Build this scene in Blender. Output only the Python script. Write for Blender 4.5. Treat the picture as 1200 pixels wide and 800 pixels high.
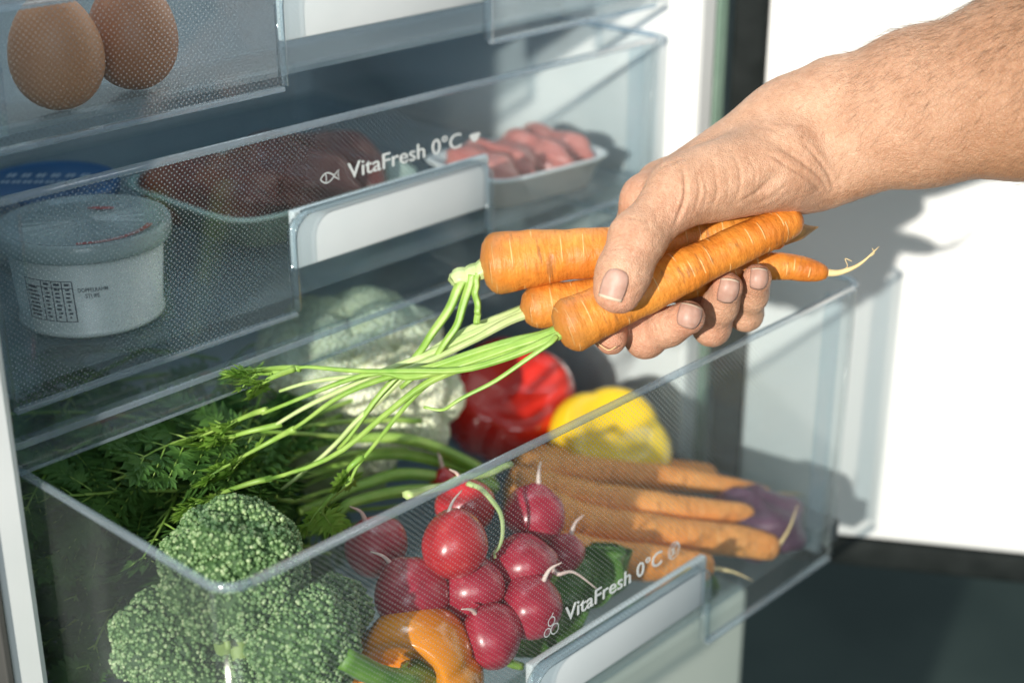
import bpy, bmesh, math, random
import numpy as np
from mathutils import Vector, Matrix

# ------------------------------------------------------------------ camera, light, exposure
for ob in list(bpy.data.objects):
    bpy.data.objects.remove(ob)
scene = bpy.context.scene
COL = scene.collection

cam_data = bpy.data.cameras.new('camera')
cam = bpy.data.objects.new('camera', cam_data)
COL.objects.link(cam)
scene.camera = cam
CAM_POS = Vector((-0.3131, -0.4525, 0.5130))
right = Vector((0.68342, -0.73003, 0.0))
up = Vector((0.28445, 0.26638, 0.92091))
back = Vector((-0.67233, -0.62936, 0.38978))
m = Matrix.Identity(4)
for i in range(3):
    m[i][0], m[i][1], m[i][2], m[i][3] = right[i], up[i], back[i], CAM_POS[i]
cam.matrix_world = m
cam_data.sensor_width = 36.0
cam_data.lens = 54.6
cam_data.clip_start = 0.02
cam_data.clip_end = 60.0
cam_data.dof.use_dof = True
cam_data.dof.focus_distance = 0.772
cam_data.dof.aperture_fstop = 4.4

world = bpy.data.worlds.new('World')
scene.world = world
world.use_nodes = True
bg = world.node_tree.nodes['Background']
bg.inputs[0].default_value = (0.60, 0.73, 0.78, 1)
bg.inputs[1].default_value = 0.35


def lamp(name, kind, loc, target, energy, color, size=0.1, size_y=None):
    d = bpy.data.lights.new(name, kind)
    d.energy = energy
    d.color = color
    if kind == 'AREA':
        d.shape = 'RECTANGLE' if size_y else 'DISK'
        d.size = size
        if size_y:
            d.size_y = size_y
    o = bpy.data.objects.new(name, d)
    COL.objects.link(o)
    o.location = loc
    o.rotation_euler = (Vector(target) - Vector(loc)).to_track_quat('-Z', 'Y').to_euler()
    return o


KEY_DIR = Vector((0.923, 0.283, -0.261))
key_target = Vector((0.33, 0.0, 0.22))
lamp('key_lamp', 'AREA', key_target - KEY_DIR * 3.2, key_target, 178, (1.0, 0.94, 0.84), 0.075)
lamp('window_lamp', 'AREA', (-1.3, -1.7, 1.15), (0.25, 0.1, 0.15), 15, (0.92, 0.97, 1.0), 1.0, 1.0)  # unseen fill added at the front left to soften shade and gloss the vegetables
lamp('interior_lamp', 'AREA', (0.25, 0.36, 1.0), (0.25, 0.34, 0.2), 1.9, (0.80, 0.92, 1.0), 0.36, 0.28)  # unseen fill added under the roof to brighten the dark drawers

scene.view_settings.view_transform = 'Standard'
scene.view_settings.look = 'None'
scene.view_settings.gamma = 1.0
scene.view_settings.exposure = 0.0
scene.view_settings.use_curve_mapping = False
scene.render.engine = 'CYCLES'
scene.cycles.use_denoising = True
scene.cycles.transparent_max_bounces = 40
scene.cycles.max_bounces = 10
scene.cycles.caustics_reflective = False
scene.cycles.caustics_refractive = False

rnd = random.Random(7)
nrng = np.random.default_rng(11)


# ------------------------------------------------------------------ material helpers
def new_mat(name):
    mt = bpy.data.materials.new(name)
    mt.use_nodes = True
    nt = mt.node_tree
    for n in list(nt.nodes):
        nt.nodes.remove(n)
    out = nt.nodes.new('ShaderNodeOutputMaterial')
    return mt, nt, out


def N(nt, kind, **kw):
    n = nt.nodes.new(kind)
    for k, v in kw.items():
        if k.startswith('i_'):
            key = k[2:]
            n.inputs[int(key) if key.isdigit() else key.replace('_', ' ')].default_value = v
        else:
            setattr(n, k, v)
    return n


def ramp(nt, fac, stops):
    r = nt.nodes.new('ShaderNodeValToRGB')
    els = r.color_ramp.elements
    while len(els) > 1:
        els.remove(els[-1])
    els[0].position, els[0].color = stops[0][0], (*stops[0][1], 1)
    for p, c in stops[1:]:
        e = els.new(p)
        e.color = (*c, 1)
    nt.links.new(fac, r.inputs[0])
    return r.outputs[0]


def coords(nt, scale=(1, 1, 1), which='Object'):
    tc = N(nt, 'ShaderNodeTexCoord')
    mp = N(nt, 'ShaderNodeMapping')
    mp.inputs['Scale'].default_value = scale
    nt.links.new(tc.outputs[which], mp.inputs[0])
    return mp.outputs[0]


def noise(nt, vec, scale, detail=3, rough=0.5):
    n = N(nt, 'ShaderNodeTexNoise')
    n.inputs['Scale'].default_value = scale
    n.inputs['Detail'].default_value = detail
    n.inputs['Roughness'].default_value = rough
    nt.links.new(vec, n.inputs['Vector'])
    return n.outputs['Fac']


def math_node(nt, op, a, b=None, c=None):
    n = N(nt, 'ShaderNodeMath', operation=op)
    for i, v in enumerate((a, b, c)):
        if v is None:
            continue
        if isinstance(v, (int, float)):
            n.inputs[i].default_value = v
        else:
            nt.links.new(v, n.inputs[i])
    return n.outputs[0]


def bump(nt, height, strength=0.3, dist=0.001, prev=None):
    b = N(nt, 'ShaderNodeBump')
    b.inputs['Strength'].default_value = strength
    b.inputs['Distance'].default_value = dist
    nt.links.new(height, b.inputs['Height'])
    if prev is not None:
        nt.links.new(prev, b.inputs['Normal'])
    return b.outputs[0]


def principled(name, stops, scale=60, detail=4, rough=0.5, sss=0.0, sss_col=None, bump_s=0.0, bump_scale=None,
               spec=0.5, coat=0.0, stretch=(1, 1, 1), which='Object', translucent=0.0):
    """One Principled surface whose colour runs over noise."""
    mt, nt, out = new_mat(name)
    p = N(nt, 'ShaderNodeBsdfPrincipled')
    v = coords(nt, stretch, which)
    f = noise(nt, v, scale, detail)
    c = ramp(nt, f, stops)
    nt.links.new(c, p.inputs['Base Color'])
    p.inputs['Roughness'].default_value = rough
    p.inputs['Specular IOR Level'].default_value = spec
    p.inputs['Coat Weight'].default_value = coat
    p.inputs['Coat Roughness'].default_value = 0.12
    if sss:
        p.inputs['Subsurface Weight'].default_value = sss
        p.inputs['Subsurface Radius'].default_value = sss_col or (1, .5, .3)
        p.inputs['Subsurface Scale'].default_value = 0.004
    if bump_s:
        h = noise(nt, v, bump_scale or scale * 4, 5)
        nt.links.new(bump(nt, h, bump_s, 0.001), p.inputs['Normal'])
    if translucent:
        t = N(nt, 'ShaderNodeBsdfTranslucent')
        nt.links.new(c, t.inputs[0])
        mx = N(nt, 'ShaderNodeMixShader')
        mx.inputs[0].default_value = translucent
        nt.links.new(p.outputs[0], mx.inputs[1])
        nt.links.new(t.outputs[0], mx.inputs[2])
        nt.links.new(mx.outputs[0], out.inputs[0])
    else:
        nt.links.new(p.outputs[0], out.inputs[0])
    return mt


def clear_plastic(name, tint=(0.955, 0.975, 0.98), haze=0.03, haze_col=(0.78, 0.85, 0.88), rough=0.06, dots=0.0, gloss=1.0):
    """Clear moulded plastic: tinted see-through, a little milky haze, Fresnel gloss, optional pressed dot grid."""
    mt, nt, out = new_mat(name)
    tr = N(nt, 'ShaderNodeBsdfTransparent')
    tr.inputs[0].default_value = (*tint, 1)
    df = N(nt, 'ShaderNodeBsdfDiffuse')
    df.inputs[0].default_value = (*haze_col, 1)
    tl = N(nt, 'ShaderNodeBsdfTranslucent')
    tl.inputs[0].default_value = (*haze_col, 1)
    hz = N(nt, 'ShaderNodeMixShader')
    hz.inputs[0].default_value = 0.5
    nt.links.new(df.outputs[0], hz.inputs[1])
    nt.links.new(tl.outputs[0], hz.inputs[2])
    m1 = N(nt, 'ShaderNodeMixShader')
    nt.links.new(tr.outputs[0], m1.inputs[1])
    nt.links.new(hz.outputs[0], m1.inputs[2])
    v = coords(nt)
    smear = noise(nt, v, 14, 5, 0.6)
    h = math_node(nt, 'MULTIPLY_ADD', smear, haze * 1.2, haze * 0.4)
    nrm = None
    if dots:
        sp = N(nt, 'ShaderNodeSeparateXYZ')
        nt.links.new(v, sp.inputs[0])
        k = 2 * math.pi / 0.0031
        sx = math_node(nt, 'SINE', math_node(nt, 'MULTIPLY', sp.outputs[0], k))
        sz = math_node(nt, 'SINE', math_node(nt, 'MULTIPLY', sp.outputs[2], k))
        pr = math_node(nt, 'MULTIPLY', sx, sz)
        mr = N(nt, 'ShaderNodeMapRange', interpolation_type='SMOOTHSTEP')
        nt.links.new(pr, mr.inputs[0])
        mr.inputs[1].default_value = 0.30
        mr.inputs[2].default_value = 0.85
        vary = math_node(nt, 'MULTIPLY_ADD', noise(nt, v, 9, 2), 1.1, 0.4)
        dm = math_node(nt, 'MULTIPLY', math_node(nt, 'MULTIPLY', mr.outputs[0], dots), vary)
        h = math_node(nt, 'ADD', h, dm)
        nrm = bump(nt, mr.outputs[0], 0.6, 0.0006)
    nt.links.new(h, m1.inputs[0])
    gl = N(nt, 'ShaderNodeBsdfGlossy')
    gl.inputs['Roughness'].default_value = rough
    if nrm is not None:
        nt.links.new(nrm, gl.inputs['Normal'])
        nt.links.new(nrm, df.inputs['Normal'])
    lw = N(nt, 'ShaderNodeLayerWeight')
    lw.inputs[0].default_value = 0.5
    f5 = math_node(nt, 'POWER', lw.outputs['Facing'], 5.0)
    fr = math_node(nt, 'MULTIPLY_ADD', f5, min(0.6 * gloss, 0.85), 0.03 * gloss)
    m2 = N(nt, 'ShaderNodeMixShader')
    nt.links.new(fr, m2.inputs[0])
    nt.links.new(m1.outputs[0], m2.inputs[1])
    nt.links.new(gl.outputs[0], m2.inputs[2])
    nt.links.new(m2.outputs[0], out.inputs[0])
    return mt


M = {}
M['white_liner'] = principled('white_liner', [(0.3, (0.76, 0.78, 0.78)), (0.7, (0.82, 0.83, 0.83))], 8, rough=0.42, bump_s=0.02)
M['lower_front'] = principled('lower_front', [(0.3, (0.47, 0.55, 0.50)), (0.7, (0.55, 0.62, 0.57))], 5, rough=0.45)  # white panel with its greenish shade put into the colour
M['frame_white'] = principled('frame_white', [(0.3, (0.66, 0.70, 0.71)), (0.7, (0.74, 0.77, 0.78))], 14, rough=0.5, bump_s=0.03)
M['gasket'] = principled('gasket', [(0.3, (0.006, 0.009, 0.009)), (0.7, (0.014, 0.018, 0.018))], 60, rough=0.75, spec=0.2)
M['outer_skin'] = principled('outer_skin', [(0.3, (0.045, 0.046, 0.045)), (0.7, (0.075, 0.074, 0.07))], 12, rough=0.5)
M['green_trim'] = principled('green_trim', [(0.3, (0.16, 0.26, 0.20)), (0.7, (0.24, 0.34, 0.28))], 30, rough=0.5)
M['floor'] = principled('floor', [(0.35, (0.028, 0.050, 0.048)), (0.55, (0.050, 0.078, 0.072)), (0.7, (0.085, 0.095, 0.082))], 2.2, rough=0.6)
M['dark_glass'] = principled('dark_glass', [(0.3, (0.035, 0.055, 0.075)), (0.7, (0.055, 0.078, 0.10))], 6, rough=0.22)  # lip of the added plate, coloured like the shaded gap
M['smoke_glass'] = clear_plastic('smoke_glass', tint=(0.62, 0.70, 0.76), haze=0.05, haze_col=(0.2, 0.28, 0.34), rough=0.04, gloss=1.4)  # added plate, tinted dark for the shade between the drawers
M['pane'] = clear_plastic('pane', haze=0.030, rough=0.16)
M['dot_pane'] = clear_plastic('dot_pane', haze=0.020, dots=0.31)
M['pane_inner'] = clear_plastic('pane_inner', haze=0.012)
M['floor_pane'] = clear_plastic('floor_pane', tint=(0.88, 0.92, 0.94), haze=0.17, haze_col=(0.50, 0.61, 0.66), rough=0.2)
M['rim'] = clear_plastic('rim', tint=(0.80, 0.88, 0.94), haze=0.26, haze_col=(0.68, 0.77, 0.84), rough=0.08, gloss=2.2)
M['lip'] = clear_plastic('lip', tint=(0.90, 0.945, 0.97), haze=0.06, haze_col=(0.55, 0.68, 0.78), rough=0.05, gloss=1.8)
M['shelf_glass'] = clear_plastic('shelf_glass', tint=(0.93, 0.965, 0.965), haze=0.02, rough=0.02, gloss=1.4)
M['grip'] = principled('grip', [(0.3, (0.60, 0.66, 0.69)), (0.7, (0.66, 0.71, 0.74))], 20, rough=0.38)
M['print_white'] = principled('print_white', [(0.3, (0.62, 0.67, 0.68)), (0.7, (0.70, 0.74, 0.75))], 90, rough=0.5)
M['rail'] = principled('rail', [(0.3, (0.04, 0.05, 0.055)), (0.7, (0.10, 0.11, 0.12))], 40, rough=0.35)


# ------------------------------------------------------------------ mesh helpers
def link_mesh(name, verts, faces, mat=None, parent=None, smooth=True, uvs=None, origin=None):
    if parent is not None and origin is None:
        origin = parent.get('_o', None)
    o3 = np.array(origin if origin is not None else (0, 0, 0), float)
    vs = np.asarray(verts, float).reshape(-1, 3) - o3
    me = bpy.data.meshes.new(name)
    me.from_pydata(vs.tolist(), [], [tuple(int(i) for i in f) for f in faces])
    if uvs is not None:
        uvl = me.uv_layers.new(name='UVMap')
        li = np.empty(len(me.loops), dtype=np.int32)
        me.loops.foreach_get('vertex_index', li)
        luv = np.asarray(uvs, np.float32)[li].copy()
        for pl in me.polygons:                       # keep the wrap-round strip from squeezing the whole texture
            sl = slice(pl.loop_start, pl.loop_start + pl.loop_total)
            if luv[sl, 0].max() - luv[sl, 0].min() > 0.5:
                q = luv[sl]
                q[q[:, 0] < 0.25, 0] += 1.0
        uvl.data.foreach_set('uv', luv.ravel())
    me.polygons.foreach_set('use_smooth', [smooth] * len(me.polygons))
    me.update()
    ob = bpy.data.objects.new(name, me)
    COL.objects.link(ob)
    if mat:
        me.materials.append(M[mat] if isinstance(mat, str) else mat)
    if parent is not None:
        ob.parent = parent
    return ob


def thing(name, label, cat, loc=(0, 0, 0), group=None, kind=None):
    o = bpy.data.objects.new(name, None)
    o.empty_display_size = 0.02
    COL.objects.link(o)
    o.location = loc
    o['_o'] = tuple(float(x) for x in loc)
    tag(o, label, cat, group, kind)
    return o


def tag(o, label, cat, group=None, kind=None):
    if label:
        o['label'] = label
    if cat:
        o['category'] = cat
    if group:
        o['group'] = group
    if kind:
        o['kind'] = kind
    return o


def box(x0, x1, y0, y1, z0, z1, bevel=0.0, seg=2):
    bm = bmesh.new()
    bmesh.ops.create_cube(bm, size=1)
    for v in bm.verts:
        v.co = Vector(((x0 + x1) / 2 + v.co.x * (x1 - x0), (y0 + y1) / 2 + v.co.y * (y1 - y0), (z0 + z1) / 2 + v.co.z * (z1 - z0)))
    if bevel:
        bmesh.ops.bevel(bm, geom=list(bm.edges), offset=bevel, segments=seg, affect='EDGES', profile=0.5)
    return bm_data(bm)


def bm_data(bm):
    bm.verts.index_update()
    vs = [tuple(v.co) for v in bm.verts]
    fs = [[v.index for v in f.verts] for f in bm.faces]
    bm.free()
    return vs, fs


def join(parts):
    V, F, n = [], [], 0
    for vs, fs in parts:
        vs = [tuple(v) for v in vs]
        V += vs
        F += [[i + n for i in f] for f in fs]
        n += len(vs)
    return V, F


def add_box(name, dims, mat, parent, bevel=0.0, smooth=False):
    vs, fs = box(*dims, bevel=bevel)
    return link_mesh(name, vs, fs, mat, parent, smooth)


def spline(pts, n):
    """Catmull-Rom through pts, n samples."""
    P = np.array(pts, float)
    if len(P) == 2:
        t = np.linspace(0, 1, n)[:, None]
        return P[0] * (1 - t) + P[1] * t
    P = np.vstack([2 * P[0] - P[1], P, 2 * P[-1] - P[-2]])
    segs = len(P) - 3
    out = []
    for u in np.linspace(0, segs - 1e-9, n):
        i = int(u)
        t = u - i
        a, b, c, d = P[i:i + 4]
        out.append(0.5 * ((2 * b) + (c - a) * t + (2 * a - 5 * b + 4 * c - d) * t * t + (3 * b - a - 3 * c + d) * t ** 3))
    return np.array(out)


def sweep(path, radii, nseg=12, flat=1.0, wobble=None):
    """Tube along a path; returns verts, faces, uvs (u round the girth, v metres along)."""
    path = np.asarray(path, float)
    n = len(path)
    tang = np.gradient(path, axis=0)
    tang /= np.linalg.norm(tang, axis=1)[:, None] + 1e-12
    ref = np.array([0, 0, 1.0]) if abs(tang[0][2]) < 0.9 else np.array([1.0, 0, 0])
    u = np.cross(ref, tang[0])
    u /= np.linalg.norm(u)
    V, UV = [], []
    s = np.concatenate([[0], np.cumsum(np.linalg.norm(np.diff(path, axis=0), axis=1))])
    for i in range(n):
        u = u - tang[i] * np.dot(u, tang[i])
        u /= np.linalg.norm(u) + 1e-12
        w = np.cross(tang[i], u)
        for j in range(nseg):
            a = 2 * math.pi * j / nseg
            r = radii[i] * (1 + (wobble(i / (n - 1), a) if wobble else 0))
            V.append(path[i] + r * (math.cos(a) * u + flat * math.sin(a) * w))
            UV.append((j / nseg, s[i]))
    F = []
    for i in range(n - 1):
        for j in range(nseg):
            k = (j + 1) % nseg
            F.append((i * nseg + j, i * nseg + k, (i + 1) * nseg + k, (i + 1) * nseg + j))
    V.append(path[0]); UV.append((0.5, 0.0)); c0 = len(V) - 1
    V.append(path[-1]); UV.append((0.5, s[-1])); c1 = len(V) - 1
    for j in range(nseg):
        k = (j + 1) % nseg
        F.append((c0, k, j))
        F.append((c1, (n - 1) * nseg + j, (n - 1) * nseg + k))
    return V, F, UV


def lathe(profile, n=48, centre=(0, 0, 0)):
    V, F = [], []
    cx, cy, cz = centre
    for r, z in profile:
        for j in range(n):
            a = 2 * math.pi * j / n
            V.append((cx + r * math.cos(a), cy + r * math.sin(a), cz + z))
    for i in range(len(profile) - 1):
        for j in range(n):
            k = (j + 1) % n
            F.append((i * n + j, i * n + k, (i + 1) * n + k, (i + 1) * n + j))
    return V, F


def uv_sphere(nu, nv, fn):
    """fn(theta, phi) -> point; theta round, phi from pole to pole."""
    V, F = [], []
    V.append(fn(0, 0))
    for i in range(1, nv):
        for j in range(nu):
            V.append(fn(2 * math.pi * j / nu, math.pi * i / nv))
    V.append(fn(0, math.pi))
    for j in range(nu):
        F.append((0, 1 + j, 1 + (j + 1) % nu))
    for i in range(nv - 2):
        for j in range(nu):
            a = 1 + i * nu + j
            b = 1 + i * nu + (j + 1) % nu
            F.append((a, a + nu, b + nu, b))
    last = len(V) - 1
    base = 1 + (nv - 2) * nu
    for j in range(nu):
        F.append((base + j, last, base + (j + 1) % nu))
    return V, F


def frame_from(axis, hint=(0, 0, 1)):
    a = np.array(axis, float); a /= np.linalg.norm(a)
    h = np.array(hint, float)
    x = np.cross(h, a)
    if np.linalg.norm(x) < 1e-4:
        x = np.cross((1, 0, 0), a)
    x /= np.linalg.norm(x)
    y = np.cross(a, x)
    return x, y, a


def text_mesh(body, size):
    cu = bpy.data.curves.new('lettering', 'FONT')
    cu.body = body
    cu.size = size
    cu.extrude = 0.00012
    cu.offset = size * 0.003
    cu.resolution_u = 4
    o = bpy.data.objects.new('lettering', cu)
    COL.objects.link(o)
    dg = bpy.context.evaluated_depsgraph_get()
    me = bpy.data.meshes.new_from_object(o.evaluated_get(dg))
    vs = np.array([v.co[:] for v in me.vertices])
    fs = [list(p.vertices) for p in me.polygons]
    bpy.data.objects.remove(o)
    bpy.data.curves.remove(cu)
    bpy.data.meshes.remove(me)
    return vs, fs


def ribbon(pts, w, closed=False, t=0.00024):
    """A flat printed line of width w in the x-z plane (2-D points), extruded t in y."""
    P = np.array(pts, float)
    n = len(P)
    V, F = [], []
    for i in range(n):
        a = P[(i - 1) % n] if (closed or i > 0) else P[i]
        b = P[(i + 1) % n] if (closed or i < n - 1) else P[i]
        d = b - a
        d /= np.linalg.norm(d) + 1e-12
        nn = np.array([-d[1], d[0]]) * w / 2
        for s in (1, -1):
            q = P[i] + s * nn
            V.append((q[0], 0, q[1]))
    for i in range(n if closed else n - 1):
        k = (i + 1) % n
        F.append((2 * i, 2 * k, 2 * k + 1, 2 * i + 1))
    return V, F


# ------------------------------------------------------------------ setting: floor and refrigerator
fl = link_mesh('floor', [(-6, -6, -0.86), (6, -6, -0.86), (6, 6, -0.86), (-6, 6, -0.86)], [(0, 1, 2, 3)], 'floor', smooth=False)
tag(fl, None, None, kind='structure')
fl['label'] = 'dark green-grey room floor far below the drawers'

fridge = thing('refrigerator', 'white refrigerator cabinet holding the three clear drawers, its door swung open on the right', 'refrigerator', (0.26, 0.35, -0.86))
add_box('side_wall', (-0.0305, -0.012, 0.13, 0.62, -0.10, 1.05), 'frame_white', fridge, 0.004)
add_box('side_wall', (0.521, 0.541, 0.158, 0.62, -0.10, 1.05), 'white_liner', fridge, 0.004)
add_box('outer_panel', (-0.0345, -0.0307, 0.128, 0.62, -0.86, 1.05), 'outer_skin', fridge, 0.0008)
add_box('back_wall', (-0.0118, 0.5208, 0.585, 0.62, -0.0695, 1.02), 'white_liner', fridge)
add_box('compartment_floor', (-0.0118, 0.5208, 0.14, 0.585, -0.10, -0.07), 'white_liner', fridge, 0.003)
add_box('compartment_roof', (-0.0118, 0.5208, 0.16, 0.585, 1.021, 1.05), 'white_liner', fridge)
lower = add_box('lower_front', (-0.0305, 0.534, 0.098, 0.135, -0.84, -0.105), 'lower_front', fridge, 0.006)
add_box('lower_cabinet', (-0.03, 0.5405, 0.137, 0.62, -0.86, -0.102), 'lower_front', fridge)
add_box('hinge_post', (0.5412, 0.5532, 0.1575, 0.180, -0.10, 1.05), 'green_trim', fridge, 0.003)

# the open door: inner face runs from the hinge towards the viewer's right
door_o = Vector((0.565, 0.11, 0)); door_u = Vector((0.515, -0.857, 0)).normalized(); door_n = Vector((-0.857, -0.515, 0)).normalized()


def door_box(s0, s1, n0, n1, z0, z1, bevel=0.0):
    vs, fs = box(s0, s1, n0, n1, z0, z1, bevel)
    return [tuple(door_o + door_u * a - door_n * b + Vector((0, 0, c))) for a, b, c in vs], fs


vs, fs = door_box(-0.043, 0.60, 0.004, 0.060, -0.100, 1.05, 0.005)
door = link_mesh('door', vs, fs, 'frame_white', fridge)
O = (0.26, 0.35, -0.86)
vs, fs = door_box(-0.0200, 0.580, -0.004, 0.0038, -0.0715, 1.03, 0.003)
lin = link_mesh('door_liner', vs, fs, 'white_liner', None, origin=O); lin.parent = door
g = [door_box(-0.0425, -0.0205, -0.008, 0.0036, -0.0945, 1.05, 0.003), door_box(-0.0203, 0.60, -0.007, 0.0037, -0.0945, -0.0725, 0.003)]
for k, (vs, fs) in enumerate(g):
    gk = link_mesh('gasket', vs, fs, 'gasket', None, origin=O); gk.parent = door
# small moulded lugs on the door liner
for s, z in ((0.148, 0.142), (0.145, 0.215), (0.150, 0.077), (0.07, 0.40), (0.09, 0.398)):
    q = door_o + door_u * s + door_n * 0.0035 + Vector((0, 0, z))
    vs, fs = lathe([(0.0001, 0.0022), (0.002, 0.0020), (0.003, 0.001), (0.0033, -0.001)], 14)
    ax = frame_from(door_n)
    vs = [tuple(np.array(q) + v[0] * ax[0] + v[1] * ax[1] + v[2] * ax[2]) for v in vs]
    lg = link_mesh('lug', vs, fs, 'white_liner', None, origin=O); lg.parent = door

# slide rails either side of the bottom drawer
for x0, x1 in ((-0.0112, -0.002), (0.4925, 0.5195)):
    add_box('slide_rail', (x0, x1, 0.02, 0.56, -0.028, -0.012), 'rail', fridge, 0.001)

# glass shelf over the bottom drawer, added dark plate for the shaded gap above the middle drawer
shelf = thing('glass_shelf', 'clear glass shelf with thick front edge lying over the vegetable drawer', 'shelf', (0.26, 0.36, 0.178))
add_box('glass_plate', (-0.0105, 0.5203, 0.1622, 0.58, 0.1815, 0.1865), 'shelf_glass', shelf, 0.0006)
add_box('front_trim', (-0.0108, 0.5206, 0.1545, 0.1620, 0.1735, 0.1890), 'lip', shelf, 0.0016, True)
add_box('trim_edge', (-0.0107, 0.5205, 0.1532, 0.1544, 0.1862, 0.1894), 'rim', shelf, 0.0004)
add_box('trim_edge', (-0.0107, 0.5205, 0.1532, 0.1544, 0.1733, 0.1750), 'rim', shelf, 0.0004)
plate = thing('cover_plate', 'dark blue-grey cover plate between the middle and top drawers', 'shelf', (0.26, 0.38, 0.303))
add_box('plate', (-0.0105, 0.5203, 0.285, 0.58, 0.3045, 0.3125), 'smoke_glass', plate, 0.001)
add_box('plate_lip', (-0.0104, 0.5202, 0.276, 0.2848, 0.3015, 0.3135), 'dark_glass', plate, 0.002)


# ------------------------------------------------------------------ drawers
def drawer(name, label, y0, depth, z0, z1, x0=0.0, x1=0.512, R=0.014, notch=(0.187, 0.342), nh=0.055, ribs=(0.018, 0.004)):
    root = thing(name, label, 'drawer', ((x0 + x1) / 2, y0 + depth / 2, z0), 'clear pull-out drawers of the refrigerator')
    T = 0.0028
    n0, n1 = notch
    zt = z0 + nh
    # outline of the front pane with its handle notch cut from the lower edge
    rc = 0.014

    def arc(cx, cz, a0, a1, r, n=6):
        return [(cx + r * math.cos(a0 + (a1 - a0) * i / n), cz + r * math.sin(a0 + (a1 - a0) * i / n)) for i in range(n + 1)]
    inner = arc(n0 + rc, zt - rc, math.pi, math.pi / 2, rc) + arc(n1 - rc, zt - rc, math.pi / 2, 0, rc)
    prof = [(n0, z0)] + inner + [(n1, z0)]
    outline = [(x0 + R, z0), *prof, (x1 - R, z0), (x1 - R, z1), (x0 + R, z1)]
    bm = bmesh.new()
    bv = [bm.verts.new((x, y0, z)) for x, z in outline]
    f = bm.faces.new(bv)
    r = bmesh.ops.extrude_face_region(bm, geom=[f])
    for v in r['geom']:
        if isinstance(v, bmesh.types.BMVert):
            v.co.y += T
    bmesh.ops.recalc_face_normals(bm, faces=bm.faces)
    bmesh.ops.triangulate(bm, faces=[f for f in bm.faces if len(f.verts) > 4])
    vs, fs = bm_data(bm)
    front = link_mesh('front_panel', vs, fs, 'dot_pane', root, False)
    front.data.materials.append(M['pane_inner'])
    for pl in front.data.polygons:
        if pl.normal.y > -0.9:
            pl.material_index = 1
    # the lip that runs back round the notch
    V, F = [], []
    for k, (x, z) in enumerate(prof):
        cx = min(max(x, n0 + rc), n1 - rc)
        dx, dz = cx - x, min(z, zt - rc) - z
        l = math.hypot(dx, dz) or 1.0
        if dx == 0 and dz == 0:
            dx, l = (1 if k == 0 else -1), 1.0
        for off, y in ((0, y0 - 0.0008), (0, y0 + 0.0062), (0.0013, y0 + 0.0062), (0.0013, y0 - 0.0008)):
            V.append((x + dx / l * off, y, z + dz / l * off))
    for k in range(len(prof) - 1):
        for c in range(4):
            d = (c + 1) % 4
            F.append((k * 4 + c, k * 4 + d, k * 4 + 4 + d, k * 4 + 4 + c))
    F += [(3, 2, 1, 0), tuple(len(V) - 4 + c for c in range(4))]
    link_mesh('notch_lip', V, F, 'lip', root, True)
    add_box('grip', (n0 + 0.0055, n1 + 0.004, y0 + 0.0066, y0 + 0.0116, z0 + 0.021, zt - 0.0005), 'grip', root, 0.0012, True)
    # bottom strip returning under the pane either side of the notch
    for a, b in ((x0 + R, n0 - 0.0004), (n1 + 0.0004, x1 - R)):
        add_box('lower_edge', (a, b, y0 - 0.0008, y0 + 0.0040, z0 - 0.0030, z0 - 0.0002), 'rim', root, 0.0008, True)
    # sides with a rounded front corner
    for s, xs in ((1, x0), (-1, x1)):
        path = [(xs + s * (R - R * math.sin(a)), y0 + R - R * math.cos(a)) for a in np.linspace(0, math.pi / 2, 7)] + [(xs, y0 + depth)]
        inn = [(xs + s * (R - (R - T) * math.sin(a)), y0 + R - (R - T) * math.cos(a)) for a in np.linspace(0, math.pi / 2, 7)] + [(xs + s * T, y0 + depth)]
        V, F = [], []
        for (ax_, ay), (bx, by) in zip(path, inn):
            V += [(ax_, ay, z0), (ax_, ay, z1), (bx, by, z1), (bx, by, z0)]
        for k in range(len(path) - 1):
            for c in range(4):
                d = (c + 1) % 4
                F.append((k * 4 + c, k * 4 + d, k * 4 + 4 + d, k * 4 + 4 + c))
        F += [(3, 2, 1, 0), tuple(len(V) - 4 + c for c in range(4))]
        link_mesh('side_panel', V, F, 'pane', root, True)
        # its rim
        mid = [((a + c) / 2, (b + d) / 2, z1 + 0.0012) for (a, b), (c, d) in zip(path, inn)]
        mid = [mid[0]] + mid[1:]
        v, f, _ = sweep(mid, [0.0021] * len(mid), 8)
        link_mesh('side_rim', v, f, 'rim', root, True)
        # moulded corner rib a little way in from the corner
        if (s > 0 and ribs[0]) or (s < 0 and ribs[1]):
            w_ = ribs[0] if s > 0 else ribs[1]
            px = xs + s * 0.022
            add_box('corner_rib', (px - w_ / 2, px + w_ / 2, y0 + T + 0.0004, y0 + T + 0.012, z0 + 0.004, z1 - 0.002), 'lip', root, 0.0009, True)
    v, f, _ = sweep([(x0 + R, y0 + T / 2, z1 + 0.0012), (0.25, y0 + T / 2, z1 + 0.0012), (x1 - R, y0 + T / 2, z1 + 0.0012)], [0.0022] * 3, 10)
    link_mesh('front_rim', v, f, 'rim', root, True)
    add_box('base_panel', (x0 + T + 0.0004, x1 - T - 0.0004, y0 + 0.0185, y0 + depth - 0.003, z0 + 0.0002, z0 + 0.0030), 'floor_pane', root)
    add_box('back_panel', (x0 + T + 0.0004, x1 - T - 0.0004, y0 + depth - 0.0028, y0 + depth, z0, z1), 'pane', root)
    return root, front


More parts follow.
